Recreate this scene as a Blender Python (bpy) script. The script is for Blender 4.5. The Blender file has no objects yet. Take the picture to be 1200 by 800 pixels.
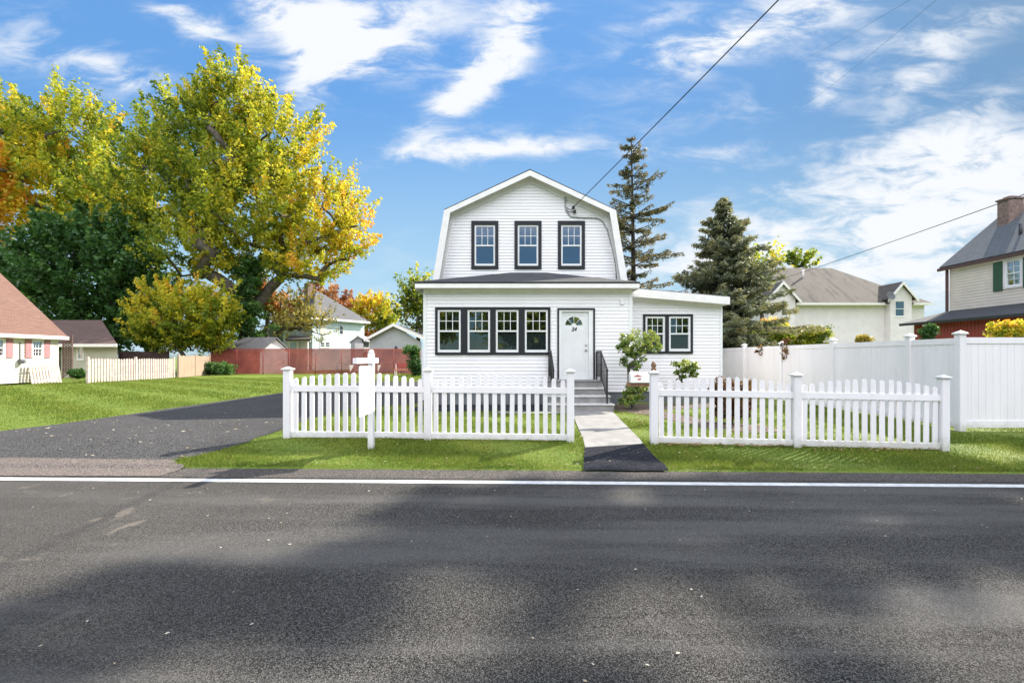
import bpy, bmesh, math, random
import numpy as np
from mathutils import Matrix, Vector, noise

# ------------------------------------------------------------------ camera, sky, sun, exposure
F = 540.0; HZ = 419.0; CH = 1.4
SUN_EL = math.radians(38.0); SUN_AZ = math.radians(57.0)      # azimuth: clockwise from +Y
EXPOSURE = 1.12; SKY_STRENGTH = 0.15; SUN_STRENGTH = 4.9

scn = bpy.context.scene
col = scn.collection
cam_d = bpy.data.cameras.new("camera"); cam = bpy.data.objects.new("camera", cam_d); col.objects.link(cam)
cam.location = (0, 0, CH); cam.rotation_euler = (math.radians(90), 0, 0)
cam_d.sensor_width = 36; cam_d.lens = 36 * F / 1200; cam_d.shift_y = 19 / 1200
cam_d.clip_start = 0.1; cam_d.clip_end = 5000
scn.camera = cam
scn.render.resolution_x = 1024; scn.render.resolution_y = 682
scn.view_settings.view_transform = 'Standard'; scn.view_settings.look = 'None'
scn.view_settings.gamma = 1; scn.view_settings.exposure = EXPOSURE
scn.view_settings.use_curve_mapping = False

sun_d = bpy.data.lights.new("sun", 'SUN'); sun_d.energy = SUN_STRENGTH; sun_d.angle = math.radians(0.6)
sun_d.color = (1.0, 0.93, 0.82)
sun = bpy.data.objects.new("sun", sun_d); col.objects.link(sun)
sdir = Vector((math.cos(SUN_EL) * math.sin(SUN_AZ), math.cos(SUN_EL) * math.cos(SUN_AZ), math.sin(SUN_EL)))
sun.rotation_euler = sdir.to_track_quat('Z', 'Y').to_euler()

class NT:
    """small node helper"""
    def __init__(s, tree): s.t = tree; s.n = tree.nodes; s.l = tree.links
    def node(s, kind, **kw):
        n = s.n.new(kind)
        for k, v in kw.items(): setattr(n, k, v)
        return n
    def put(s, sock, v):
        if isinstance(v, bpy.types.NodeSocket): s.l.new(v, sock)
        elif isinstance(v, (tuple, list)) and len(v) == 3 and sock.type == 'RGBA': sock.default_value = (*v, 1)
        else: sock.default_value = v
    def math(s, op, a, b=0.0, c=0.0, clamp=False):
        n = s.node('ShaderNodeMath', operation=op, use_clamp=clamp)
        s.put(n.inputs[0], a); s.put(n.inputs[1], b)
        if op in ('MULTIPLY_ADD', 'SMOOTH_MIN', 'COMPARE'): s.put(n.inputs[2], c)
        return n.outputs[0]
    def vmath(s, op, a, b=(0, 0, 0)):
        n = s.node('ShaderNodeVectorMath', operation=op); s.put(n.inputs[0], a); s.put(n.inputs[1], b)
        return n.outputs[0]
    def noise(s, vec, scale, detail=4, rough=0.5, dist=0.0):
        n = s.node('ShaderNodeTexNoise'); s.put(n.inputs['Vector'], vec); n.inputs['Scale'].default_value = scale
        n.inputs['Detail'].default_value = detail; n.inputs['Roughness'].default_value = rough
        n.inputs['Distortion'].default_value = dist
        return n.outputs['Fac']
    def ramp(s, fac, stops, interp='LINEAR'):
        n = s.node('ShaderNodeValToRGB'); s.put(n.inputs[0], fac); cr = n.color_ramp; cr.interpolation = interp
        while len(cr.elements) < len(stops): cr.elements.new(0.5)
        for e, (p, c) in zip(cr.elements, stops):
            e.position = p; e.color = (*c, 1) if len(c) == 3 else c
        return n.outputs[0]
    def mix(s, fac, a, b, blend='MIX'):
        n = s.node('ShaderNodeMix', data_type='RGBA', blend_type=blend)
        s.put(n.inputs[0], fac); s.put(n.inputs[6], a); s.put(n.inputs[7], b)
        return n.outputs[2]
    def maprange(s, v, a, b, c=0.0, d=1.0, smooth=True):
        n = s.node('ShaderNodeMapRange'); n.interpolation_type = 'SMOOTHSTEP' if smooth else 'LINEAR'
        s.put(n.inputs[0], v); n.inputs[1].default_value = a; n.inputs[2].default_value = b
        n.inputs[3].default_value = c; n.inputs[4].default_value = d
        return n.outputs[0]

# --- world: Nishita sky with wind-drawn cirrus mixed in by direction
w = bpy.data.worlds.new("World"); scn.world = w; w.use_nodes = True
W = NT(w.node_tree); W.n.clear()
sky = W.node('ShaderNodeTexSky', sky_type='NISHITA'); sky.sun_disc = False
sky.sun_elevation = SUN_EL; sky.sun_rotation = SUN_AZ
sky.air_density = 1.0; sky.dust_density = 0.3; sky.ozone_density = 2.0; sky.altitude = 50
tc = W.node('ShaderNodeTexCoord')
sep = W.node('ShaderNodeSeparateXYZ'); W.l.new(tc.outputs['Generated'], sep.inputs[0])
yy = W.math('MAXIMUM', W.math('ABSOLUTE', sep.outputs[1]), 0.12)
U = W.math('DIVIDE', sep.outputs[0], yy); V = W.math('DIVIDE', sep.outputs[2], yy)
def blob(px, py, rx, ry, ang, wgt):
    u0, v0 = (px - 600) / F, (HZ - py) / F; rx /= F; ry /= F; a = math.radians(ang); c, s_ = math.cos(a), math.sin(a)
    du = W.math('SUBTRACT', U, u0); dv = W.math('SUBTRACT', V, v0)
    p = W.math('MULTIPLY_ADD', du, c / rx, W.math('MULTIPLY', dv, s_ / rx))
    q = W.math('MULTIPLY_ADD', du, -s_ / ry, W.math('MULTIPLY', dv, c / ry))
    d = W.math('MULTIPLY_ADD', p, p, W.math('MULTIPLY', q, q))
    return W.math('MULTIPLY', W.math('EXPONENT', W.math('MULTIPLY', d, -1.0)), wgt)
blobs = [(375, 70, 80, 32, 62, .8), (335, 25, 80, 32, -30, .6), (450, 40, 95, 34, 38, .6), (480, 70, 90, 30, 10, .25), (370, 20, 120, 45, -20, .45), (548, 105, 78, 20, 40, 1.0), (600, 45, 70, 32, 58, .85), (545, 15, 60, 25, 0, .35),
         (535, 176, 95, 17, 5, .95), (630, 172, 80, 11, 2, .55), (225, 30, 80, 20, -28, .75), (130, 82, 66, 24, -14, .9), (890, 34, 135, 28, 18, 1.0),
         (830, 62, 55, 18, 25, .5), (25, 50, 60, 30, 20, .45), (760, 45, 110, 24, 20, .25), (1010, 60, 120, 30, 20, .35), (850, 130, 160, 22, 6, .25), (1100, 175, 190, 26, 5, .5), (1000, 250, 270, 60, 4, .52),
         (1130, 215, 160, 50, 14, .62), (1085, 85, 75, 32, 42, .55), (1140, 130, 80, 24, 22, .4), (970, 100, 22, 18, 50, .5), (760, 20, 60, 12, 15, .3),
         (960, 335, 400, 48, 0, .7), (1040, 290, 200, 40, 3, .28), (820, 180, 120, 10, 3, .3), (700, 180, 60, 14, 5, .2), (1180, 20, 110, 16, 15, .32), (300, 390, 420, 40, 0, .42)]
acc = None
for b in blobs:
    o = blob(*b); acc = o if acc is None else W.math('ADD', acc, o)
cmb = W.node('ShaderNodeCombineXYZ'); W.l.new(U, cmb.inputs[0]); W.l.new(V, cmb.inputs[1])
rot = W.node('ShaderNodeMapping'); W.l.new(cmb.outputs[0], rot.inputs[0]); rot.inputs['Rotation'].default_value = (0, 0, math.radians(-40)); rot.inputs['Scale'].default_value = (1.0, 1.8, 1)
n1 = W.noise(rot.outputs[0], 2.6, 6, .52, 0.6)
rot2 = W.node('ShaderNodeMapping'); W.l.new(cmb.outputs[0], rot2.inputs[0]); rot2.inputs['Rotation'].default_value = (0, 0, math.radians(-34)); rot2.inputs['Scale'].default_value = (1.5, 4.2, 1); rot2.inputs['Location'].default_value = (3, 1, 0)
n2 = W.noise(rot2.outputs[0], 4.5, 8, .62, .45)
ns = W.math('MULTIPLY_ADD', n1, .55, W.math('MULTIPLY', n2, .8))
cm = W.math('ADD', W.math('MULTIPLY', acc, W.maprange(ns, .50, .84, .30, 1.45)), W.math('MULTIPLY', W.math('SUBTRACT', ns, .70), 1.0))
up = W.maprange(sep.outputs[2], -0.01, 0.02)
cmask = W.math('MULTIPLY', W.maprange(cm, 0.0, 1.2), up)
hz_ = W.maprange(V, 0.0, 0.6, 0.75, 0.0)
SKYM = W.node('ShaderNodeMix', data_type='RGBA', blend_type='MULTIPLY'); SKYM.inputs[0].default_value = 1
W.l.new(sky.outputs[0], SKYM.inputs[6]); SKYM.inputs[7].default_value = (.80, 1.17, 1.36, 1)
# soft shoulder: keeps the clear sky near the sun from washing out
lum = W.node('ShaderNodeRGBToBW'); W.l.new(SKYM.outputs[2], lum.inputs[0])
k_ = W.math('DIVIDE', 1.0, W.math('MULTIPLY_ADD', W.math('POWER', W.math('MULTIPLY', lum.outputs[0], .42), 1.6), 1.0, 1.0))
SK2 = W.vmath('MULTIPLY', SKYM.outputs[2], k_)
CLOUD = (2.9, 3.0, 3.15)
c1 = W.mix(W.math('MULTIPLY', hz_, up), SK2, (1.9, 2.75, 3.35))
c1f = W.mix(cmask, c1, CLOUD)
# sky behind the camera: bright cloud added to lift shaded fronts, blue near horizon
back = W.maprange(sep.outputs[1], 0.05, -0.25)
bn = W.noise(tc.outputs['Generated'], 3.0, 5, .6)
bmask = W.math('MULTIPLY', W.maprange(bn, .30, .50), W.maprange(sep.outputs[2], .22, .42))
cb_ = W.mix(bmask, SK2, (10.4, 10.6, 11.4))
c2 = W.mix(back, c1f, cb_)
bg = W.node('ShaderNodeBackground'); W.l.new(c2, bg.inputs[0]); bg.inputs[1].default_value = SKY_STRENGTH
out = W.node('ShaderNodeOutputWorld'); W.l.new(bg.outputs[0], out.inputs[0])

# ------------------------------------------------------------------ helpers
def X(px, D): return (px - 600) / F * D
def Z(py, D): return CH - (py - HZ) / F * D
def P(px, py, D): return Vector((X(px, D), D, Z(py, D)))
R = math.radians

class MB:
    """collects faces, links them as one mesh object"""
    def __init__(s, M=None): s.v = []; s.f = []; s.M = M or Matrix.Identity(4); s.sm = []
    def face(s, pts, smooth=False):
        b = len(s.v); s.v += [tuple(s.M @ Vector(p)) for p in pts]; s.f.append(tuple(range(b, b + len(pts)))); s.sm.append(smooth)
    def mesh(s, vs, fs, smooth=False):
        b = len(s.v); s.v += [tuple(s.M @ Vector(p)) for p in vs]
        for f in fs: s.f.append(tuple(b + i for i in f)); s.sm.append(smooth)
    def box(s, x0, x1, y0, y1, z0, z1, bev=0.0):
        if x0 > x1: x0, x1 = x1, x0
        if y0 > y1: y0, y1 = y1, y0
        if z0 > z1: z0, z1 = z1, z0
        if bev <= 0:
            vs = [(x, y, z) for z in (z0, z1) for y in (y0, y1) for x in (x0, x1)]
            s.mesh(vs, [(0, 2, 3, 1), (4, 5, 7, 6), (0, 1, 5, 4), (2, 6, 7, 3), (0, 4, 6, 2), (1, 3, 7, 5)])
        else:
            bm = bmesh.new(); bmesh.ops.create_cube(bm, size=1)
            for v in bm.verts: v.co = Vector(((x0 + x1) / 2 + v.co.x * (x1 - x0), (y0 + y1) / 2 + v.co.y * (y1 - y0), (z0 + z1) / 2 + v.co.z * (z1 - z0)))
            bmesh.ops.bevel(bm, geom=bm.edges[:], offset=bev, segments=2, affect='EDGES')
            bm.verts.index_update()
            s.mesh([v.co[:] for v in bm.verts], [[v.index for v in f.verts] for f in bm.faces]); bm.free()
    def prism(s, pts, y0, y1):
        """polygon in xz extruded along y"""
        n = len(pts); a = sum(pts[i][0] * pts[(i + 1) % n][1] - pts[(i + 1) % n][0] * pts[i][1] for i in range(n))
        if a < 0: pts = pts[::-1]
        if y0 > y1: y0, y1 = y1, y0
        vs = [(x, y0, z) for x, z in pts] + [(x, y1, z) for x, z in pts]
        fs = [tuple(range(n)), tuple(range(2 * n - 1, n - 1, -1))] + [(i, i + n, (i + 1) % n + n, (i + 1) % n) for i in range(n)]
        s.mesh(vs, fs)
    def slab(s, pts, t):
        """polygon in 3D thickened downward along its normal by t"""
        pts = [Vector(p) for p in pts]; n = Vector((0, 0, 0))
        for i in range(len(pts)): n += pts[i].cross(pts[(i + 1) % len(pts)])
        n.normalize()
        if n.z < 0: pts.reverse(); n = -n
        k = len(pts); vs = pts + [p - n * t for p in pts]
        s.mesh(vs, [tuple(range(k)), tuple(range(2 * k - 1, k - 1, -1))] + [(i, i + k, (i + 1) % k + k, (i + 1) % k) for i in range(k)])
    def tube(s, pts, rad, seg=8, cap=True):
        pts = [Vector(p) for p in pts]; n = len(pts)
        if not isinstance(rad, (list, tuple)): rad = [rad] * n
        b = []; ref = None
        for i, p in enumerate(pts):
            d = (pts[min(i + 1, n - 1)] - pts[max(i - 1, 0)])
            if d.length < 1e-9: d = Vector((0, 0, 1))
            d.normalize()
            if ref is None: ref = Vector((1, 0, 0)) if abs(d.x) < .8 else Vector((0, 1, 0))
            u = (ref - d * ref.dot(d)).normalized(); v = d.cross(u); ref = u
            for k in range(seg):
                a = 2 * math.pi * k / seg; b.append(p + (u * math.cos(a) + v * math.sin(a)) * rad[i])
        fs = [(i * seg + k, i * seg + (k + 1) % seg, (i + 1) * seg + (k + 1) % seg, (i + 1) * seg + k) for i in range(n - 1) for k in range(seg)]
        if cap: fs += [tuple(range(seg - 1, -1, -1)), tuple(range((n - 1) * seg, n * seg))]
        s.mesh(b, fs, True)
    def lathe(s, cx, cy, prof, seg=16):
        n = len(prof); vs = [(cx + r * math.cos(2 * math.pi * k / seg), cy + r * math.sin(2 * math.pi * k / seg), z) for r, z in prof for k in range(seg)]
        fs = [(i * seg + k, i * seg + (k + 1) % seg, (i + 1) * seg + (k + 1) % seg, (i + 1) * seg + k) for i in range(n - 1) for k in range(seg)]
        fs += [tuple(range(seg - 1, -1, -1)), tuple(range((n - 1) * seg, n * seg))]
        s.mesh(vs, fs, True)
    def build(s, name, mat, parent=None):
        me = bpy.data.meshes.new(name); me.from_pydata(s.v, [], s.f); me.validate()
        if len(s.sm) == len(me.polygons): me.polygons.foreach_set('use_smooth', s.sm)
        me.materials.append(mat); me.update()
        o = bpy.data.objects.new(name, me); col.objects.link(o)
        if parent: o.parent = parent
        return o

def np_mesh(name, V_, nper, mat, parent=None, tint=None):
    """V_: (N*nper,3) vertices, each face nper consecutive verts"""
    V_ = np.asarray(V_, dtype=np.float32); N = len(V_) // nper
    me = bpy.data.meshes.new(name); me.vertices.add(len(V_)); me.vertices.foreach_set('co', V_.ravel())
    me.loops.add(len(V_)); me.loops.foreach_set('vertex_index', np.arange(len(V_), dtype=np.int32))
    me.polygons.add(N); me.polygons.foreach_set('loop_start', np.arange(N, dtype=np.int32) * nper)
    me.polygons.foreach_set('loop_total', np.full(N, nper, dtype=np.int32))
    me.update(calc_edges=True)
    if tint is not None:
        a = me.attributes.new('tint', 'FLOAT', 'POINT'); a.data.foreach_set('value', np.repeat(tint, nper).astype(np.float32))
    me.materials.append(mat)
    o = bpy.data.objects.new(name, me); col.objects.link(o)
    if parent: o.parent = parent
    return o

def empty(name, loc=(0, 0, 0)):
    # identity transform keeps parts in world coordinates: parts are built in world space and offset back
    o = bpy.data.objects.new(name, None); col.objects.link(o); o.location = loc; o.empty_display_size = .2
    return o
def tag(o, label=None, cat=None, group=None, kind=None):
    if label: o['label'] = label
    if cat: o['category'] = cat
    if group: o['group'] = group
    if kind: o['kind'] = kind
    return o
def thing(name, label, cat, loc, group=None, kind=None):
    return tag(empty(name, loc), label, cat, group, kind)
def settle(root):
    """children were modelled in world coordinates: shift them under the root's base point"""
    bpy.context.view_layer.update()
    for ch in root.children: ch.location = -Vector(root.location)
def settle_all():
    for o in list(col.objects):
        if o.type == 'EMPTY' and not o.get('local'):
            for ch in o.children: ch.location = -Vector(o.location)

# ------------------------------------------------------------------ materials
def newmat(name):
    m = bpy.data.materials.new(name); m.use_nodes = True; T = NT(m.node_tree)
    return m, T, T.n['Principled BSDF']
def paint(name, c, rough=.5, var=.08, scale=3.0, bump=0.0, bscale=60, metal=0.0, dirt=None, streak=False):
    m, T, b = newmat(name); tc = T.node('ShaderNodeTexCoord'); v = tc.outputs['Object']
    if streak:
        mp = T.node('ShaderNodeMapping'); T.l.new(v, mp.inputs[0]); mp.inputs['Scale'].default_value = (1, 1, .18); v = mp.outputs[0]
    n = T.noise(v, scale, 6, .6); d = tuple(x * (1 - 2.2 * var) for x in c); l = tuple(min(1, x * (1 + var)) for x in c)
    cc = T.ramp(n, [(.32, d), (.68, l)])
    if dirt:
        n2 = T.noise(v, scale * 3.1, 5, .7); cc = T.mix(T.maprange(n2, .55, .75, 0, dirt[1]), cc, dirt[0])
    T.l.new(cc, b.inputs['Base Color']); b.inputs['Roughness'].default_value = rough; b.inputs['Metallic'].default_value = metal
    if bump:
        bp = T.node('ShaderNodeBump'); bp.inputs['Strength'].default_value = bump; bp.inputs['Distance'].default_value = .01
        T.l.new(T.noise(tc.outputs['Object'], bscale, 3), bp.inputs['Height']); T.l.new(bp.outputs[0], b.inputs['Normal'])
    return m
def shingles(name, c, row=.14, dark=.6, streak=None):
    m, T, b = newmat(name); tc = T.node('ShaderNodeTexCoord'); v = tc.outputs['Object']
    sp = T.node('ShaderNodeSeparateXYZ'); T.l.new(v, sp.inputs[0])
    cb = T.node('ShaderNodeCombineXYZ'); T.l.new(T.math('ADD', sp.outputs[0], sp.outputs[1]), cb.inputs[0]); T.l.new(sp.outputs[2], cb.inputs[1])
    br = T.node('ShaderNodeTexBrick'); T.l.new(cb.outputs[0], br.inputs[0]); br.inputs['Scale'].default_value = 1
    br.inputs['Brick Width'].default_value = .3; br.inputs['Row Height'].default_value = row * .55; br.inputs['Mortar Size'].default_value = .012
    br.inputs['Color1'].default_value = (*[x * 1.18 for x in c], 1); br.inputs['Color2'].default_value = (*[x * .82 for x in c], 1)
    br.inputs['Mortar'].default_value = (*[x * dark for x in c], 1); br.inputs['Bias'].default_value = 0
    n = T.noise(v, 1.2, 6, .65)
    cc = T.mix(T.maprange(n, .35, .7, 0, .45), br.outputs[0], tuple(x * .62 for x in c))
    g = T.noise(v, 55, 2); cc = T.mix(T.maprange(g, .4, .7, 0, .35), cc, tuple(min(1, x * 1.8) for x in c))
    if streak:
        mp = T.node('ShaderNodeMapping'); T.l.new(v, mp.inputs[0]); mp.inputs['Scale'].default_value = (1.6, .25, .25)
        cc = T.mix(T.maprange(T.noise(mp.outputs[0], 1.6, 5, .6), .48, .66, 0, .8), cc, streak)
    T.l.new(cc, b.inputs['Base Color']); b.inputs['Roughness'].default_value = .9
    bp = T.node('ShaderNodeBump'); bp.inputs['Strength'].default_value = .5; bp.inputs['Distance'].default_value = .02
    T.l.new(br.outputs['Fac'], bp.inputs['Height']); bp.invert = True; T.l.new(bp.outputs[0], b.inputs['Normal'])
    return m
def foliage(name, stops, trans=.4, rough=.5):
    m = bpy.data.materials.new(name); m.use_nodes = True; T = NT(m.node_tree); T.n.clear()
    at = T.node('ShaderNodeAttribute', attribute_name='tint')
    c = T.ramp(at.outputs['Fac'], stops)
    b = T.node('ShaderNodeBsdfPrincipled'); T.l.new(c, b.inputs['Base Color']); b.inputs['Roughness'].default_value = rough
    b.inputs['Specular IOR Level'].default_value = .3
    tr = T.node('ShaderNodeBsdfTranslucent'); T.l.new(T.mix(.5, c, T.mix(1, c, (1.5, 1.35, .7), 'MULTIPLY')), tr.inputs[0])
    mx = T.node('ShaderNodeMixShader'); mx.inputs[0].default_value = trans
    T.l.new(b.outputs[0], mx.inputs[1]); T.l.new(tr.outputs[0], mx.inputs[2])
    o = T.node('ShaderNodeOutputMaterial'); T.l.new(mx.outputs[0], o.inputs[0])
    return m
def bark(name, c): return paint(name, c, .9, .25, 2.5, .9, 18)
def glass(name, tint, refl=.22, see=.75):
    m = bpy.data.materials.new(name); m.use_nodes = True; T = NT(m.node_tree); T.n.clear()
    gl = T.node('ShaderNodeBsdfGlossy'); gl.inputs[0].default_value = (.95, .97, 1, 1); gl.inputs['Roughness'].default_value = .02
    tcn = T.node('ShaderNodeTexCoord'); bp = T.node('ShaderNodeBump'); bp.inputs['Strength'].default_value = .06; bp.inputs['Distance'].default_value = .05
    T.l.new(T.noise(tcn.outputs['Object'], 1.6, 2), bp.inputs['Height']); T.l.new(bp.outputs[0], gl.inputs['Normal'])
    t = T.node('ShaderNodeBsdfTransparent'); t.inputs[0].default_value = (*tint, 1)
    df = T.node('ShaderNodeBsdfDiffuse'); df.inputs[0].default_value = (.03, .04, .045, 1)
    m1 = T.node('ShaderNodeMixShader'); m1.inputs[0].default_value = see; T.l.new(df.outputs[0], m1.inputs[1]); T.l.new(t.outputs[0], m1.inputs[2])
    fr = T.node('ShaderNodeFresnel'); fr.inputs[0].default_value = 1.5
    m2 = T.node('ShaderNodeMixShader'); T.l.new(T.math('ADD', fr.outputs[0], refl - .04, clamp=True), m2.inputs[0])
    T.l.new(m1.outputs[0], m2.inputs[1]); T.l.new(gl.outputs[0], m2.inputs[2])
    o = T.node('ShaderNodeOutputMaterial'); T.l.new(m2.outputs[0], o.inputs[0])
    return m

M = {}
M['siding'] = paint('white_vinyl_siding', (.84, .815, .83), .45, .02, 1.5, .12, 90)
M['trim'] = paint('white_trim_paint', (.83, .80, .78), .5, .04, 4)
M['sash'] = paint('white_sash', (.80, .80, .80), .35, .02, 6)
M['navy'] = paint('dark_trim_paint', (.006, .007, .012), .6, .1, 6)
M['door'] = paint('white_door_paint', (.76, .76, .76), .35, .02, 3)
M['foundation'] = paint('grey_foundation', (.14, .15, .16), .85, .12, 5, .4, 40)
M['concrete'] = paint('step_concrete', (.25, .24, .235), .85, .14, 4, .4, 60, dirt=((.10, .095, .09), .6))
M['nosing'] = paint('pale_step_nosing', (.55, .54, .52), .8, .1, 8, .3, 60)
M['iron'] = paint('black_iron', (.012, .012, .013), .4, .1, 20)
def splash(m, zc=.16, c=(.33, .33, .25)):
    T = NT(m.node_tree); b = T.n['Principled BSDF']; old = b.inputs['Base Color'].links[0].from_socket
    tc = T.node('ShaderNodeTexCoord'); sp = T.node('ShaderNodeSeparateXYZ'); T.l.new(tc.outputs['Object'], sp.inputs[0])
    n = T.noise(tc.outputs['Object'], 7, 5, .7); h = T.math('ADD', sp.outputs[2], T.math('MULTIPLY', T.math('SUBTRACT', n, .5), -.35))
    T.l.new(T.mix(T.maprange(h, zc, -.06, 0, .55), old, c), b.inputs['Base Color']); return m
M['vinyl'] = paint('white_vinyl', (.83, .80, .82), .35, .035, 1.6, dirt=((.50, .49, .46), .22), streak=True)
splash(M['vinyl'])
M['vinyl_dirty'] = paint('weathered_white_vinyl', (.74, .74, .73), .45, .05, 3, dirt=((.30, .31, .25), .45))
M['metal'] = paint('satin_nickel', (.45, .43, .40), .3, .1, 8, metal=1)
M['conduit'] = paint('grey_service_cable', (.33, .34, .34), .6, .1, 8)
M['cable'] = paint('black_cable', (.02, .02, .02), .6, .1, 5)
M['interior'] = paint('room_plaster', (.28, .22, .16), .9, .1, 2)
M['blind'] = paint('pale_blind', (.45, .46, .46), .8, .03, 3)
M['shingle'] = shingles('charcoal_shingles', (.052, .053, .057))
M['shingle_grey'] = shingles('grey_shingles', (.13, .13, .14))
M['shingle_red'] = shingles('red_brown_shingles', (.165, .09, .068))
M['shingle_brown'] = shingles('dark_brown_shingles', (.105, .065, .055))
M['shingle_taupe'] = shingles('taupe_shingles', (.115, .098, .082), streak=(.04, .034, .028))
M['shingle_slate'] = shingles('slate_shingles', (.11, .118, .128))
M['glass_up'] = glass('upstairs_glass', (.36, .50, .62), .26, .45)
M['glass_low'] = glass('porch_glass', (.9, .92, .92), .16, .93)
M['glass_far'] = glass('far_window_glass', (.3, .35, .4), .35, .25)
M['screen'] = glass('screened_glass', (.35, .38, .40), .14, .5)
M['wood_brown'] = paint('brown_wood', (.20, .11, .06), .7, .2, 12, .3, 50)

# --- foliage palettes (the leaves' own hues)
M['maple'] = foliage('maple_leaves', [(0, (.07, .12, .02)), (.28, (.19, .26, .03)), (.52, (.42, .44, .045)), (.74, (.66, .57, .06)), (.9, (.76, .54, .06)), (1, (.70, .34, .06))], .58)
M['dark_leaf'] = foliage('dark_green_leaves', [(0, (.03, .08, .02)), (.6, (.07, .16, .04)), (1, (.17, .29, .07))], .35, .4)
M['red_leaf'] = foliage('red_orange_leaves', [(0, (.18, .09, .04)), (.5, (.42, .18, .08)), (1, (.58, .34, .13))], .4)
M['pale_leaf'] = foliage('pale_yellow_leaves', [(0, (.10, .11, .03)), (.5, (.28, .25, .06)), (1, (.50, .40, .08))], .4)
M['spruce'] = foliage('blue_green_needles', [(0, (.045, .065, .045)), (.5, (.17, .20, .13)), (1, (.36, .34, .17))], .3)
M['thin_spruce'] = foliage('olive_needles', [(0, (.05, .055, .025)), (.6, (.14, .14, .065)), (1, (.32, .25, .11))], .3)
M['rhodo'] = foliage('glossy_broad_leaves', [(0, (.05, .10, .02)), (.5, (.16, .24, .045)), (1, (.45, .48, .14))], .3, .35)
M['barberry'] = foliage('barberry_leaves', [(0, (.035, .03, .012)), (.4, (.12, .05, .03)), (.8, (.20, .10, .03)), (1, (.35, .25, .03))], .3)
M['bark'] = bark('grey_brown_bark', (.12, .10, .08)); M['bark_dark'] = bark('dark_bark', (.05, .04, .032))

def asphalt(name, lo, hi, grain, stains_and_sun=True):
    m, T, b = newmat(name); tc = T.node('ShaderNodeTexCoord'); v = tc.outputs['Object']
    vo = T.node('ShaderNodeTexVoronoi'); vo.inputs['Scale'].default_value = grain; T.l.new(v, vo.inputs['Vector'])
    hsv = T.node('ShaderNodeSeparateColor'); T.l.new(vo.outputs['Color'], hsv.inputs[0])
    agg = T.math('POWER', hsv.outputs[0], 2.2)
    sp = T.noise(v, grain * 1.3, 3, .7)
    a2 = T.math('MULTIPLY', agg, T.maprange(sp, .3, .7, .35, 1.4))
    base = T.mix(a2, lo, hi)
    big = T.noise(v, .35, 5, .6); base = T.mix(T.maprange(big, .35, .65, 0, .35), base, tuple(x * 1.7 for x in lo))
    if stains_and_sun:
        mp = T.node('ShaderNodeMapping'); T.l.new(v, mp.inputs[0]); mp.inputs['Scale'].default_value = (.16, 1.3, 1)
        tr = T.noise(mp.outputs[0], 1.4, 4, .55)
        base = T.mix(T.maprange(tr, .42, .66, 0, .38), base, tuple(x * .7 + .018 for x in hi))
        # sunlit left end of the road, painted in as a paler tone
        s_ = T.node('ShaderNodeSeparateXYZ'); T.l.new(v, s_.inputs[0])
        wv = T.noise(v, .8, 5, .65)
        wm = T.math('MULTIPLY', T.maprange(T.math('ADD', s_.outputs[0], T.math('MULTIPLY', wv, 3.5)), 1.2, -3.5), 1)
        base = T.mix(T.math('MULTIPLY', wm, .42), base, (.085, .079, .071))
        sc = T.noise(v, 1.7, 6, .7, .6)
        sc2 = T.math('MULTIPLY', T.maprange(sc, .57, .68), T.math('MULTIPLY', T.maprange(s_.outputs[0], -2.0, -3.6), .36))
        base = T.mix(sc2, base, (.30, .25, .20))
        sc3 = T.noise(v, 3.1, 6, .75, .3); base = T.mix(T.maprange(sc3, .70, .78, 0, .35), base, (.20, .19, .18))
    T.l.new(base, b.inputs['Base Color']); b.inputs['Roughness'].default_value = .95; b.inputs['Specular IOR Level'].default_value = .08
    bp = T.node('ShaderNodeBump'); bp.inputs['Strength'].default_value = .75; bp.inputs['Distance'].default_value = .006
    T.l.new(T.math('ADD', vo.outputs['Distance'], T.math('MULTIPLY', sp, .8)), bp.inputs['Height']); T.l.new(bp.outputs[0], b.inputs['Normal'])
    return m
M['road'] = asphalt('road_asphalt', (.014, .0132, .0122), (.215, .205, .19), 190)
M['drive'] = asphalt('driveway_asphalt', (.022, .0215, .021), (.21, .205, .20), 120, False)
M['dark_paving'] = asphalt('dark_paving_asphalt', (.012, .013, .017), (.05, .052, .06), 70, False)
M['apron'] = asphalt('gravelly_apron', (.08, .068, .06), (.32, .27, .24), 100, False)
M['walk'] = paint('walk_concrete', (.25, .24, .225), .9, .12, 3.5, .5, 70, dirt=((.16, .15, .14), .5))
M['line'] = paint('road_line_paint', (.62, .62, .60), .7, .1, 9, dirt=((.12, .12, .12), .85))
M['debris'] = foliage('fallen_leaf', [(0, (.16, .08, .03)), (.5, (.35, .24, .12)), (1, (.55, .50, .40))], .1)

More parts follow.
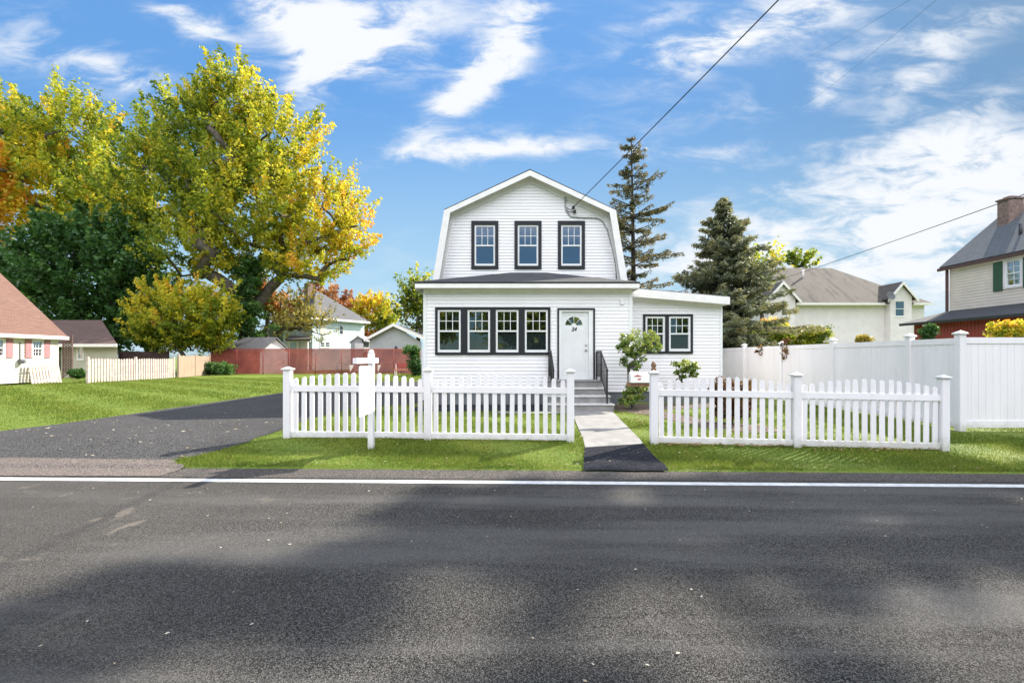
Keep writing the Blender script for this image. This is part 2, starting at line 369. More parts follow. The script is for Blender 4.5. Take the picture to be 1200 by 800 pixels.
def grassmat(name, bladed):
    m, T, b = newmat(name); tc = T.node('ShaderNodeTexCoord'); v = tc.outputs['Object']
    n = T.noise(v, .9, 5, .6); n2 = T.noise(v, 9, 4, .7); n3 = T.noise(v, 60, 2, .6)
    c = T.ramp(n, [(.3, (.105, .165, .02)), (.5, (.15, .21, .026)), (.72, (.22, .255, .038))])
    c = T.mix(T.maprange(n2, .45, .75, 0, .55), c, (.24, .235, .055))
    if not bladed:
        c = T.mix(T.maprange(n3, .35, .65, 0, .55), c, (.07, .12, .016))
        bp = T.node('ShaderNodeBump'); bp.inputs['Strength'].default_value = .9; bp.inputs['Distance'].default_value = .03
        T.l.new(n3, bp.inputs['Height']); T.l.new(bp.outputs[0], b.inputs['Normal'])
    else:
        at = T.node('ShaderNodeAttribute', attribute_name='tint')
        c = T.mix(T.maprange(at.outputs['Fac'], .55, 1, 0, .8), c, (.36, .33, .10))
        c = T.mix(T.maprange(at.outputs['Fac'], .35, 0, 0, .6), c, (.07, .14, .018))
        tr = T.node('ShaderNodeBsdfTranslucent'); T.l.new(c, tr.inputs[0])
        mx = T.node('ShaderNodeMixShader'); mx.inputs[0].default_value = .4
        T.l.new(b.outputs[0], mx.inputs[1]); T.l.new(tr.outputs[0], mx.inputs[2]); T.l.new(mx.outputs[0], T.n['Material Output'].inputs[0])
    T.l.new(c, b.inputs['Base Color']); b.inputs['Roughness'].default_value = .75; b.inputs['Specular IOR Level'].default_value = .25
    return m
M['lawn'] = grassmat('lawn_ground', False); M['blade'] = grassmat('grass_blades', True)
M['dirt'] = paint('garden_soil', (.10, .07, .05), .95, .3, 9, .6, 40)

# ------------------------------------------------------------------ ground and paving
rng = np.random.default_rng(7); random.seed(7)
def prof(y, pts):
    return np.interp(y, [p[0] for p in pts], [p[1] for p in pts])
GP = [(-900, .1), (-4.2, 0), (-3.2, -.16), (-3.05, -.26), (6.47, -.26), (6.50, -.165), (6.9, -.13), (7.8, 0), (900, 0)]
def tilt(x, y): return -.007 * np.clip(x, -12, 12) * np.clip((13 - y) / 5, 0, 1)
def gz(x, y): return float(prof(y, GP) + tilt(x, y))
def sheet(name, xs, ys, zf, mat, parent=None):
    mb = MB(); nx = len(xs); vs = [(x, y, zf(x, y)) for y in ys for x in xs]
    fs = [(j * nx + i, j * nx + i + 1, (j + 1) * nx + i + 1, (j + 1) * nx + i) for j in range(len(ys) - 1) for i in range(nx - 1)]
    mb.mesh(vs, fs, True); return mb.build(name, mat, parent)
xs_w = [-900, -200, -60, -12, -6, 0, 6, 12, 60, 200, 900]
g = sheet('ground', xs_w, [-900, -60, -4.2, -3.2, -3.05, 2, 6.47, 6.50, 6.7, 6.9, 7.4, 7.8, 8, 10, 13, 20, 60, 200, 900], gz, M['lawn']); tag(g, kind='structure')
def road_z(x, y): return -.2 + float(tilt(x, y)) + .012 * min(1, max(0, (y - 1) / 5))
r = sheet('road', xs_w, [-3.1, 0, 3, 5, 6.49], road_z, M['road']); tag(r, kind='structure')
# strip polygons laid a few millimetres above the ground
def flat_poly(name, outline, zf, mat, dz=.006, sub=.6, parent=None):
    bm = bmesh.new(); vs = [bm.verts.new((x, y, 0)) for x, y in outline]; f = bm.faces.new(vs)
    y0 = min(p[1] for p in outline); y1 = max(p[1] for p in outline)
    cuts = sorted(set([6.42, 6.49, 6.75, 6.5, 6.7, 6.9, 7.8, 8, 10, 13] + list(np.arange(y0 + sub, y1, 3.0))))
    for c in cuts:
        if y0 < c < y1: bmesh.ops.bisect_plane(bm, geom=bm.verts[:] + bm.edges[:] + bm.faces[:], plane_co=(0, c, 0), plane_no=(0, 1, 0))
    for c in (-12, 12): bmesh.ops.bisect_plane(bm, geom=bm.verts[:] + bm.edges[:] + bm.faces[:], plane_co=(c, 0, 0), plane_no=(1, 0, 0))
    for v in bm.verts: v.co.z = zf(v.co.x, v.co.y) + dz
    bmesh.ops.recalc_face_normals(bm, faces=bm.faces[:])
    for f in bm.faces:
        if f.normal.z < 0: f.normal_flip()
    me = bpy.data.meshes.new(name); bm.to_mesh(me); bm.free(); me.materials.append(mat)
    o = bpy.data.objects.new(name, me); col.objects.link(o)
    return o
def wob(pts, amp, n=6, seed=1):
    rr = random.Random(seed); o = []
    for i in range(len(pts) - 1):
        a, b = pts[i], pts[i + 1]
        for k in range(n): t = k / n; o.append((a[0] + (b[0] - a[0]) * t + rr.uniform(-amp, amp), a[1] + (b[1] - a[1]) * t + rr.uniform(-amp, amp) * .5))
    o.append(pts[-1]); return o
def dz_(x, y):
    if y < 6.75: return float(np.interp(y, [6.42, 6.49, 6.75], [-.186, -.152, -.118])) + float(tilt(x, y))
    return float(prof(y, GP) + tilt(x, y)) + .004
left_e = wob([(-9.7, 6.95), (-9.3, 8.5), (-9.2, 10), (-9.4, 13), (-9.2, 18.4), (-8.9, 24.4), (-8.5, 27)], .05, 5, 2)
right_e = wob([(-2.75, 27), (-2.75, 14.3), (-3.3, 13.6), (-4.3, 12.8), (-4.5, 11.4), (-4.55, 10.4), (-4.35, 8.9), (-4.38, 7.6), (-4.75, 6.95), (-5.0, 6.72)], .03, 4, 3)
drv = flat_poly('driveway', [(-30, 6.70), (-30, 6.9)] + left_e + right_e, dz_, M['drive'], .004); tag(drv, kind='structure')
ap = flat_poly('driveway_apron', wob([(-30, 5.99), (-12, 5.99), (-6, 6.0), (-4.6, 6.02), (-4.6, 6.47)], .012, 14, 5) + wob([(-4.7, 6.52), (-5.0, 6.76), (-7, 6.80), (-9.6, 6.84), (-30, 6.84)], .03, 10, 6),
               lambda x, y: (road_z(x, y) + .004 if y < 6.42 else dz_(x, y) + .003), M['apron'], .006); tag(ap, kind='structure')
ln = flat_poly('edge_line', [(-60, 5.795), (60, 5.795), (60, 5.93), (-60, 5.93)], road_z, M['line'], .005); tag(ln, kind='structure')
# split the long line so it follows the tilt
bm = bmesh.new(); bm.from_mesh(ln.data)
for c in (-12, 12): bmesh.ops.bisect_plane(bm, geom=bm.verts[:] + bm.edges[:] + bm.faces[:], plane_co=(c, 0, 0), plane_no=(1, 0, 0))
for v in bm.verts: v.co.z = road_z(v.co.x, v.co.y) + .005
bm.to_mesh(ln.data); bm.free()
# narrow strip of worn shoulder between the line and the lawn
sh = flat_poly('road_shoulder', wob([(-4.59, 6.01), (0.5, 6.02), (7.4, 6.06), (30, 6.1)], .02, 14, 8) + [(30, 6.485), (-4.59, 6.485)], road_z, M['apron'], .004)
sh.data.materials[0] = asphalt('shoulder_asphalt', (.04, .036, .032), (.24, .215, .195), 100, False); tag(sh, kind='structure')
# front walk
wl = flat_poly('front_walk', [(1.18, 7.42), (2.17, 7.62), (2.62, 12.1), (1.55, 12.1)], lambda x, y: dz_(x, y), M['walk'], .012); tag(wl, kind='structure')
wa = flat_poly('walk_end_shade', wob([(1.0, 6.44), (2.2, 6.44), (2.17, 7.63)], .015, 5, 9) + [(1.17, 7.43)], lambda x, y: max(dz_(x, y), road_z(x, y)), M['dark_paving'], .016); tag(wa, kind='structure')  # tree shade on the walk's road end, painted as a dark strip
pad = flat_poly('path', [(-.35, 11.45), (1.55, 11.45), (1.55, 11.75), (-.35, 11.8)], lambda x, y: dz_(x, y), M['walk'], .02); tag(pad, kind='structure')
fb = flat_poly('foundation_bed', [(-2.7, 11.9), (1.0, 12.1), (1.0, 13.66), (-2.7, 13.66)], lambda x, y: dz_(x, y), M['dark_paving'], .008); tag(fb, kind='structure')
sb = flat_poly('garden_bed', wob([(2.62, 12.3), (3.3, 11.2), (3.9, 9.2), (4.5, 8.6), (5.3, 8.9), (5.2, 9.6), (4.4, 10.2), (3.9, 12.3), (6.6, 13.2), (6.6, 14.4), (2.62, 13.6)], .05, 3, 4), lambda x, y: dz_(x, y), M['dirt'], .009); tag(sb, kind='structure')

# grass blades
def in_poly(px, py, poly):
    ins = np.zeros(len(px), bool); n = len(poly); j = n - 1
    for i in range(n):
        xi, yi = poly[i]; xj, yj = poly[j]
        c = ((yi > py) != (yj > py)) & (px < (xj - xi) * (py - yi) / (yj - yi + 1e-12) + xi); ins ^= c; j = i
    return ins
drive_poly = [(-30, 6.0), (-30, 6.9)] + left_e + right_e + [(-4.85, 6.6), (-4.85, 6)]
walk_poly = [(1.0, 6.3), (2.2, 6.3), (2.17, 7.62), (2.62, 12.1), (2.62, 13.7), (-2.7, 13.7), (-2.7, 11.9), (1.0, 12.0), (1.0, 11.7), (-.35, 11.8), (-.35, 11.4), (1.5, 11.4), (1.17, 7.4)]
bed_poly = [(2.62, 12.3), (3.3, 11.2), (3.9, 9.3), (4.5, 8.7), (5.3, 9), (5.2, 9.6), (4.4, 10.2), (3.9, 12.3), (6.6, 13.2), (6.6, 14.4), (2.62, 13.6)]
def blades(regions):
    Vs = []; Ts = []
    for (x0, x1, y0, y1, n, h, wd) in regions:
        x = rng.uniform(x0, x1, n); y = rng.uniform(y0, y1, n)
        k = ~(in_poly(x, y, drive_poly) | in_poly(x, y, walk_poly) | in_poly(x, y, bed_poly)); x = x[k]; y = y[k]; n = len(x)
        z = prof(y, GP) + tilt(x, y) - .006
        hh = h * rng.uniform(.45, 1.2, n) * (.8 + .4 * np.sin(x * 1.7 + y * 2.3)); a = rng.uniform(0, 2 * np.pi, n); ln_ = rng.uniform(.1, .9, n) * hh; b = rng.uniform(0, 2 * np.pi, n)
        ux, uy = np.cos(a) * wd, np.sin(a) * wd
        v = np.stack([np.stack([x - ux, y - uy, z], 1), np.stack([x + ux, y + uy, z], 1), np.stack([x + np.cos(b) * ln_, y + np.sin(b) * ln_, z + hh], 1)], 1)
        Vs.append(v.reshape(-1, 3)); Ts.append(np.clip(rng.normal(.4, .22, n), 0, 1))
    return np.concatenate(Vs), np.concatenate(Ts)
bv, bt = blades([(-5.4, 9, 6.5, 7.9, 95000, .05, .006), (9, 14, 6.5, 12, 26000, .05, .009), (-4.9, 9.2, 7.9, 13.6, 95000, .055, .009),
                 (-20, -9, 6.9, 15, 42000, .06, .012), (-26, -9, 15, 32, 45000, .08, .02), (-9, -2.6, 27, 42, 9000, .1, .03)])
gr = np_mesh('grass', bv, 3, M['blade'], None, bt); tag(gr, 'short green lawn grass with a few yellowed blades', 'grass', kind='stuff')
# fallen leaves and grit
def litter(spec, name, label):
    Vs = []; Ts = []
    for (x0, x1, y0, y1, n, s, t0) in spec:
        x = rng.uniform(x0, x1, n); y = rng.uniform(y0, y1, n)
        for i in range(n):
            if y[i] < 6.42: z = road_z(x[i], y[i]) + .010
            else: z = gz(x[i], y[i]) + (.045 if x[i] > -4.3 and not (1.1 < x[i] < 2.2) else .02)
            q = s * rng.uniform(.5, 1.3); a = rng.uniform(0, 6.28); e = rng.uniform(.35, .8)
            pts = [(1, 0, .2), (.2, e, .6), (-1, .1, .1), (-.1, -e, .5)]
            for (u, v, h) in pts: Vs.append((x[i] + q * (u * math.cos(a) - v * math.sin(a)), y[i] + q * (u * math.sin(a) + v * math.cos(a)), z + q * h * .5 * rng.uniform(0, 1)))
            Ts.append(np.clip(rng.normal(t0, .2), 0, 1))
    o = np_mesh(name, np.array(Vs), 4, M['debris'], None, np.array(Ts)); tag(o, label, 'fallen leaves', kind='stuff')
litter([(-9, -4.9, 6.9, 10.5, 70, .035, .8), (-5, 8, 1.2, 5.7, 130, .013, .85), (-4.4, 12, 6.5, 6.62, 120, .018, .35), (1.1, 2.2, 6.5, 11.5, 14, .02, .8), (2.4, 4.8, 7.46, 7.60, 150, .032, .15), (4.8, 7.0, 7.30, 7.46, 90, .03, .1), (-3.7, .9, 7.62, 7.76, 110, .024, .15), (-4, 9, 6.6, 7.5, 60, .02, .6), (2.6, 4.2, 9.5, 12.8, 160, .035, .35), (4.2, 5.2, 8.6, 9.6, 120, .03, .3), (-12, 9, 8, 13, 60, .03, .5)],
       'fallen_leaves', 'scattered fallen leaves and crumbs on the paving and under the picket fence')

# ------------------------------------------------------------------ building helpers (walls face local -Y)
def frame(x, y, z=0, deg=0): return Matrix.Translation((x, y, z)) @ Matrix.Rotation(R(deg), 4, 'Z')
def lap_wall(mb, x0, x1, z0, z1, y, opens=(), lim=None, row=.105, out=.018):
    """clapboard rows between x0..x1, z0..z1 in plane y, leaving openings; lim(z)->(xa,xb) trims sloping sides"""
    zs = [z0]
    while zs[-1] < z1 - 1e-6: zs.append(min(z1, zs[-1] + row))
    for a, b in zip(zs[:-1], zs[1:]):
        cuts = sorted(set([a, b] + [o[k] for o in opens for k in (2, 3) if a < o[k] < b]))
        for c, d in zip(cuts[:-1], cuts[1:]):
            m = (c + d) / 2; xa, xb = lim(m) if lim else (x0, x1); segs = [(xa, xb)]
            for (ox0, ox1, oz0, oz1) in opens:
                if oz0 < m < oz1:
                    ns_ = []
                    for s0, s1 in segs:
                        if ox1 <= s0 or ox0 >= s1: ns_.append((s0, s1)); continue
                        if s0 < ox0: ns_.append((s0, ox0))
                        if ox1 < s1: ns_.append((ox1, s1))
                    segs = ns_
            fa = (c - a) / (b - a) if b > a else 0; fb_ = (d - a) / (b - a)
            ya = y - out * (1 - fa * .85); yb = y - out * (1 - fb_ * .85)
            for s0, s1 in segs:
                if s1 - s0 < 1e-4: continue
                mb.face([(s0, ya, c), (s1, ya, c), (s1, yb, d), (s0, yb, d)])
                if c == a: mb.face([(s0, y + .001, c), (s1, y + .001, c), (s1, ya, c), (s0, ya, c)])
def window(parent, MM, x0, x1, z0, z1, y, tr, glass_up='glass_far', glass_lo=None, muntins=(3, 2), trim='navy', label=None, sashw=.05, lower_muntins=None, room=None, blind=None):
    """double-hung window; tr = trim widths (l, r, t, b)"""
    t = MB(MM); l, r_, tp, bt_ = tr; yf = y - .045
    if l: t.box(x0 - l, x0, yf, y + .02, z0 - bt_, z1 + tp)
    if r_: t.box(x1, x1 + r_, yf, y + .02, z0 - bt_, z1 + tp)
    if tp: t.box(x0, x1, yf, y + .02, z1, z1 + tp)
    if bt_: t.box(x0, x1, yf - .01, y + .02, z0 - bt_, z0)
    root = t.build('window', M[trim], parent)
    if label: root['label'] = label
    s = MB(MM); zm = (z0 + z1) / 2; sw = sashw; ys, ye = y - .022, y + .05
    s.box(x0, x0 + sw, ys, ye, z0, z1); s.box(x1 - sw, x1, ys, ye, z0, z1)
    s.box(x0 + sw, x1 - sw, ys, ye, z1 - sw, z1); s.box(x0 + sw, x1 - sw, ys, ye, z0, z0 + sw * 1.35)
    s.box(x0 + sw, x1 - sw, ys + .004, ye, zm - .022, zm + .022)
    ix0, ix1 = x0 + sw, x1 - sw
    def munt(za, zb, nx, nz, yy0, yy1):
        for i in range(1, nx): xx = ix0 + (ix1 - ix0) * i / nx; s.box(xx - .009, xx + .009, yy0, yy1, za, zb)
        for j in range(1, nz): zz = za + (zb - za) * j / nz; s.box(ix0, ix1, yy0 + .002, yy1 - .001, zz - .009, zz + .009)
    if muntins: munt(zm + .022, z1 - sw, *muntins, y + .004, y + .02)
    if lower_muntins: munt(z0 + sw * 1.35, zm - .022, *lower_muntins, y + .014, y + .03)
    s.build('sash', M['sash'], root)
    p = MB(MM); p.box(ix0, ix1, y + .022, y + .026, zm + .02, z1 - sw + .003); p.build('upper_pane', M[glass_up], root)
    p = MB(MM); p.box(ix0, ix1, y + .034, y + .038, z0 + sw, zm - .018); p.build('lower_pane', M[glass_lo or glass_up], root)
    if blind:
        b = MB(MM); b.box(ix0 + .01, ix1 - .01, y + .10, y + .105, blind[0], blind[1]); b.build('blind', M['blind'], root)
    if room:
        b = MB(MM); b.box(x0 - .05, x1 + .05, y + .06, y + room, z0 - .05, z1 + .05)
        bb = b.build('room_recess', M['interior'], root); me = bb.data
        bm = bmesh.new(); bm.from_mesh(me); bm.faces.ensure_lookup_table()
        Ri = MM.to_3x3() @ Vector((0, -1, 0))
        kill = [f for f in bm.faces if f.normal.dot(Ri) > .9]; bmesh.ops.delete(bm, geom=kill, context='FACES'); bm.to_mesh(me); bm.free()
    return root

# ------------------------------------------------------------------ the white gambrel house
FY, UY, WY = 13.7, 15.7, 14.5
house = thing('gambrel_house', 'white two-storey clapboard house with gambrel gable, dark trimmed windows and enclosed front porch', 'house', (.5, FY, 0))
I = Matrix.Identity(4)
# porch openings
pw = [(-2.207, -1.52), (-1.32, -.65), (-.48, .195), (.38, 1.065)]
PZ = (1.56, 2.82)
door_o = (1.395, 2.41, .74, 2.82)
opens = [(a, b, PZ[0], PZ[1]) for a, b in pw] + [door_o]
mb = MB(); lap_wall(mb, -2.62, 3.56, .385, 3.50, FY, opens)
mb.face([(-2.62, FY - .002, .385), (-2.62, UY, .385), (-2.62, UY, 3.5), (-2.62, FY - .002, 3.5)])
mb.face([(3.56, FY - .002, .385), (3.56, FY - .002, 3.5), (3.56, UY, 3.5), (3.56, UY, .385)])
mb.build('porch_wall', M['siding'], house)
for xc in (-2.585, 3.525): mb = MB(); mb.box(xc - .05, xc + .05, FY - .03, FY + .05, .385, 3.5); mb.build('corner_board', M['sash'], house)
mb = MB(); mb.box(-2.60, 3.60, FY + .02, UY + 9, -.05, .38); mb.box(3.56, 6.58, WY + .02, UY + 7, -.05, .34); mb.build('foundation', M['foundation'], house)
# upper gambrel wall
CX = .60
def glim(z):
    if z < 6.30: t = (z - 3.3) / 3.0; h = 3.27 + (2.74 - 3.27) * max(0, t)
    else: h = 2.74 * (7.55 - z) / 1.25
    h = max(h, 0); return (CX - h, CX + h)
uw = [(-.925, .70), (.544, .70), (2.02, .70)]
UZ = (4.52, 5.905)
uo = [(c - w_ / 2, c + w_ / 2, UZ[0], UZ[1]) for c, w_ in uw]
mb = MB(); lap_wall(mb, 0, 0, 3.3, 7.5, UY, uo, glim)
# sides and back of the main body
mb.face([(CX - 3.27, UY, .3), (CX - 3.27, UY, 3.4), (CX - 3.27, UY + 9, 3.4), (CX - 3.27, UY + 9, .3)])
mb.face([(CX + 3.27, UY, .3), (CX + 3.27, UY + 9, .3), (CX + 3.27, UY + 9, 3.4), (CX + 3.27, UY, 3.4)])
mb.face([(CX - 3.27, UY + 9, .3), (CX - 3.27, UY + 9, 3.4), (CX - 2.74, UY + 9, 6.3), (CX, UY + 9, 7.55), (CX + 2.74, UY + 9, 6.3), (CX + 3.27, UY + 9, 3.4), (CX + 3.27, UY + 9, .3)])
mb.build('gable_wall', M['siding'], house)
# gambrel roof shell
gp = [(-3.33, 3.45), (-2.86, 6.36), (0, 7.70), (2.86, 6.36), (3.33, 3.45)]
mb = MB()
for (a, b) in zip(gp[:-1], gp[1:]):
    if a[0] >= 0: pass
    pts = [(CX + a[0], UY - .30, a[1]), (CX + b[0], UY - .30, b[1]), (CX + b[0], UY + 9.2, b[1]), (CX + a[0], UY + 9.2, a[1])]
    mb.slab(pts, .045)
mb.build('roof', M['shingle'], house)
mb = MB()
inner = [(-3.11, 3.50), (-2.66, 6.235), (0, 7.465), (2.66, 6.235), (3.11, 3.50)]
outer = [(-3.335, 3.46), (-2.866, 6.315), (0, 7.648), (2.866, 6.315), (3.335, 3.46)]
for i in range(4):
    q = [outer[i], outer[i + 1], inner[i + 1], inner[i]]
    mb.prism([(CX + a, b) for a, b in q], UY - .335, UY - .301)       # rake board
inn2 = [(-3.05, 3.50), (-2.60, 6.165), (0, 7.37), (2.60, 6.165), (3.05, 3.50)]
for i in range(4):
    q = [inner[i], inner[i + 1], inn2[i + 1], inn2[i]]
    q = [outer[i], outer[i + 1], inn2[i + 1], inn2[i]]
    mb.prism([(CX + a, b - .02) for a, b in q], UY - .05, UY - .01)  # frieze on the wall
for i in range(4):
    mb.slab([(CX + outer[i][0] * .995, UY - .301, outer[i][1] - .05), (CX + outer[i + 1][0] * .995, UY - .301, outer[i + 1][1] - .05), (CX + outer[i + 1][0] * .995, UY - .05, outer[i + 1][1] - .05), (CX + outer[i][0] * .995, UY - .05, outer[i][1] - .05)], .02)
mb.build('rake_trim', M['trim'], house)
# porch roof (low hip against the gable wall)
E0, E1 = -2.84, 3.72; EY = FY - .34; ez = 3.60; tz = 4.30
a, b, c_, d_ = (E0, EY, ez), (E1, EY, ez), (1.16, UY, tz), (-.03, UY, tz)
mb = MB(); mb.slab([a, b, c_, d_], .05); mb.slab([a, d_, (E0, UY, ez)], .05); mb.slab([b, (E1, UY, ez), c_], .05); mb.build('porch_roof', M['shingle'], house)
mb = MB(); mb.box(E0 + .02, E1 - .02, EY + .02, EY + .05, ez - .175, ez - .045); mb.box(E0 + .02, E0 + .05, EY + .05, UY, ez - .2, ez - .05); mb.box(E1 - .05, E1 - .02, EY + .05, UY, ez - .2, ez - .05)
mb.box(E0 + .05, E1 - .05, EY + .05, FY + .02, ez - .17, ez - .15); mb.box(-2.63, 3.57, FY - .035, FY - .017, ez - .30, ez - .172)
mb.build('porch_fascia', M['trim'], house)
# interior of the porch and of the upper storey, seen through the panes
def room(x0, x1, y0, y1, z0, z1, name):
    b = MB(); b.face([(x0, y0, z0), (x1, y0, z0), (x1, y1, z0), (x0, y1, z0)]); b.face([(x0, y0, z1), (x0, y1, z1), (x1, y1, z1), (x1, y0, z1)])
    b.face([(x0, y1, z0), (x1, y1, z0), (x1, y1, z1), (x0, y1, z1)]); b.face([(x0, y0, z0), (x0, y1, z0), (x0, y1, z1), (x0, y0, z1)]); b.face([(x1, y0, z0), (x1, y0, z1), (x1, y1, z1), (x1, y1, z0)])
    return b.build(name, M['interior'], house)
room(-2.60, 1.34, FY + .06, UY - .1, .74, 3.3, 'porch_room'); room(-2.1, 3.2, UY + .06, UY + 3, 3.9, 6.1, 'upstairs_room')
mb = MB()
mb.box(-2.30, -1.95, UY - .14, UY - .105, .74, 2.75); mb.box(-1.2, -.7, UY - .14, UY - .105, 1.5, 2.7)
mb.box(.42, .80, UY - .14, UY - .105, 1.65, 2.35); mb.box(-.3, .1, UY - .14, UY - .105, .74, 2.7)
mb.build('interior_door', M['blind'], house)
# windows
tws = [(.075, .10), (.10, .085), (.085, .0925), (.0925, .075)]
for k, (a0, a1) in enumerate(pw):
    gap_l = .073 if k == 0 else (a0 - pw[k - 1][1]) / 2; gap_r = .075 if k == 3 else (pw[k + 1][0] - a1) / 2
    window(house, I, a0, a1, PZ[0], PZ[1], FY, (gap_l, gap_r, .075, .075), 'glass_low', 'screen' if k in (2, 3) else 'glass_low', sashw=.054,
           blind=(1.75, 2.05) if k == 3 else None)
for k, (c, w_) in enumerate(uw):
    window(house, I, c - w_ / 2, c + w_ / 2, UZ[0], UZ[1], UY, (.11, .11, .145, .11), 'glass_up', 'glass_up', sashw=.054, blind=None)
# door
t = MB(); x0, x1, z0, z1 = door_o
t.box(x0 - .05, x0, FY - .045, FY + .02, z0 - .03, z1 + .05); t.box(x1, x1 + .05, FY - .045, FY + .02, z0 - .03, z1 + .05); t.box(x0, x1, FY - .045, FY + .02, z1, z1 + .05)
t.build('door_casing', M['navy'], house)
j = MB(); j.box(x0, 1.47, FY - .02, FY + .1, z0, z1); j.box(2.28, x1, FY - .02, FY + .1, z0, z1); j.box(1.47, 2.28, FY - .02, FY + .1, 2.765, z1); j.box(1.40, 2.405, FY - .09, FY + .08, z0 - .035, z0 + .004)
j.build('door_jamb', M['sash'], house)
d = MB(); dx0, dx1, dz0, dz1 = 1.474, 2.276, .748, 2.760; yD = FY + .035
# vertical planked door slab with shallow grooves
n = 9; wv = (dx1 - dx0 - .16) / n
d.box(dx0, dx0 + .08, yD, yD + .045, dz0, dz1); d.box(dx1 - .08, dx1, yD, yD + .045, dz0, dz1); d.box(dx0 + .08, dx1 - .08, yD, yD + .045, 2.66, dz1); d.box(dx0 + .08, dx1 - .08, yD, yD + .045, dz0, .95)
d.box(dx0 + .08, dx1 - .08, yD + .012, yD + .045, 2.27, 2.66)
for i in range(n): d.box(dx0 + .08 + i * wv + .005, dx0 + .08 + (i + 1) * wv - .005, yD + .006, yD + .04, .95, 2.27)
d.box(dx0 + .08, dx1 - .08, yD + .016, yD + .045, .95, 2.27)
door = d.build('door', M['door'], house)
fx, fz, fr_ = 1.845, 2.365, .255
fn = MB(); seg = 4
for s_ in range(seg):
    a0 = math.pi * s_ / seg + .05; a1 = math.pi * (s_ + 1) / seg - .05; k = 6
    pts = [(fx + fr_ * math.cos(a0 + (a1 - a0) * i / k), fz + fr_ * math.sin(a0 + (a1 - a0) * i / k)) for i in range(k + 1)] + [(fx + .075 * math.cos(a1), fz + .075 * math.sin(a1)), (fx + .075 * math.cos(a0), fz + .075 * math.sin(a0))]
    fn.prism(pts, yD + .004, yD + .016)
fn.build('fanlight', M['glass_far'], door)
for zz in (1.78, 1.63):
    kn = MB()
    kn.M = Matrix.Translation((2.205, yD, zz)) @ Matrix.Rotation(R(90), 4, 'X')
    kn.lathe(0, 0, [(.034, 0), (.034, .008), (.012, .012), (.012, .035), (.028, .045), (.03, .06), (.018, .072), (.0, .074)] if zz < 1.7 else [(.032, 0), (.032, .02), (.02, .03), (.0, .031)], 14)
    kn.build('door_knob' if zz < 1.7 else 'deadbolt', M['metal'], door)
def text_mesh(txt, size, loc, mat, name, parent, ext=.004, rotx=90, rotz=0):
    cu = bpy.data.curves.new(name, 'FONT'); cu.body = txt; cu.size = size; cu.extrude = ext; cu.align_x = 'CENTER'; cu.align_y = 'CENTER'; cu.shear = .3; cu.offset = .004
    o = bpy.data.objects.new(name, cu); col.objects.link(o); o.rotation_euler = (R(rotx), 0, R(rotz)); o.location = loc
    bpy.context.view_layer.update(); dg = bpy.context.evaluated_depsgraph_get(); me = bpy.data.meshes.new_from_object(o.evaluated_get(dg)); me.transform(o.matrix_world)
    bpy.data.objects.remove(o); me.materials.clear(); me.materials.append(mat); o = bpy.data.objects.new(name, me); col.objects.link(o); o.parent = parent; return o
text_mesh('24', .15, (1.845, yD - .002, 2.275 - .03), M['iron'], 'house_number', door)
# steps
for k in range(4):
    top = .76 - .19 * k; yfr = 12.95 - .31 * k
    e = .04 * k
    nm = MB(); nm.box(1.02 - e * .5, 2.54 + e, yfr, (FY - .02 if k == 0 else yfr + .31), -.02, top - .035); st = nm.build('step', M['concrete'], house)
    nz = MB(); nz.box(1.0 - e * .5, 2.56 + e, yfr - .03, (FY - .022 if k == 0 else yfr + .309), top - .034, top, .006); nz.build('tread', M['concrete'] if k == 0 else M['nosing'], st)
# railings
for sx in (1.09, 2.50):
    rr = MB(); ya, yb = 13.62, 12.93; yc = 12.12
    for (yy_, zb, zt) in ((ya, .76, 1.58), (yb, .76, 1.58), (yc, .19, 1.10)): rr.box(sx - .02, sx + .02, yy_ - .02, yy_ + .02, zb, zt)
    rr.tube([(sx, ya, 1.58), (sx, yb, 1.58), (sx, yc, 1.10), (sx, yc - .08, 1.07)], .024, 8); rr.tube([(sx, ya, .86), (sx, yb, .86), (sx, yc, .34)], .014, 6)
    for i in range(1, 6): yy_ = ya + (yb - ya) * i / 6; rr.tube([(sx, yy_, .86), (sx, yy_, 1.57)], .009, 6)
    for i in range(1, 7): t_ = i / 7; yy_ = yb + (yc - yb) * t_; rr.tube([(sx, yy_, .86 - .52 * t_), (sx, yy_, 1.57 - .48 * t_)], .009, 6)
    rr.build('railing', M['iron'], house)
# side wing
WX0, WX1 = 3.56, 6.60
wo = [(4.19, 4.81, 1.60, 2.70), (4.925, 5.61, 1.60, 2.70)]
mb = MB(); lap_wall(mb, WX0, WX1, .345, 3.49, WY, wo, lim=lambda z: (WX0, WX1 if z < 3.22 else WX0 + (WX1 - WX0) * max(0, (3.49 - z) / .27)))
mb.face([(WX1, WY - .002, .345), (WX1, UY + 7, .345), (WX1, UY + 7, 3.0), (WX1, WY - .002, 3.0)]); mb.face([(WX0, UY + 7, .345), (WX0, UY + 7, 3.4), (WX1, UY + 7, 3.0), (WX1, UY + 7, .345)])
mb.build('wing_wall', M['siding'], house)
mb = MB(); mb.box(WX1 - .06, WX1 + .012, WY - .03, WY + .06, .345, 2.98); mb.build('wing_corner_board', M['sash'], house)
def wr(x): return 3.56 - (x - 3.6) * .088
mb = MB(); mb.slab([(3.58, WY - .30, wr(3.58)), (6.70, WY - .30, wr(6.70)), (6.70, UY + 7.2, wr(6.70)), (3.58, UY + 7.2, wr(3.58))], .05); mb.build('wing_roof', M['shingle_grey'], house)
mb = MB(); mb.prism([(3.59, wr(3.59) - .02), (6.71, wr(6.71) - .02), (6.71, wr(6.71) - .25), (3.59, wr(3.59) - .27)], WY - .32, WY - .285)
mb.prism([(3.59, wr(3.59) - .25), (6.68, wr(6.68) - .235), (6.68, wr(6.68) - .25), (3.59, wr(3.59) - .265)], WY - .285, WY - .001)
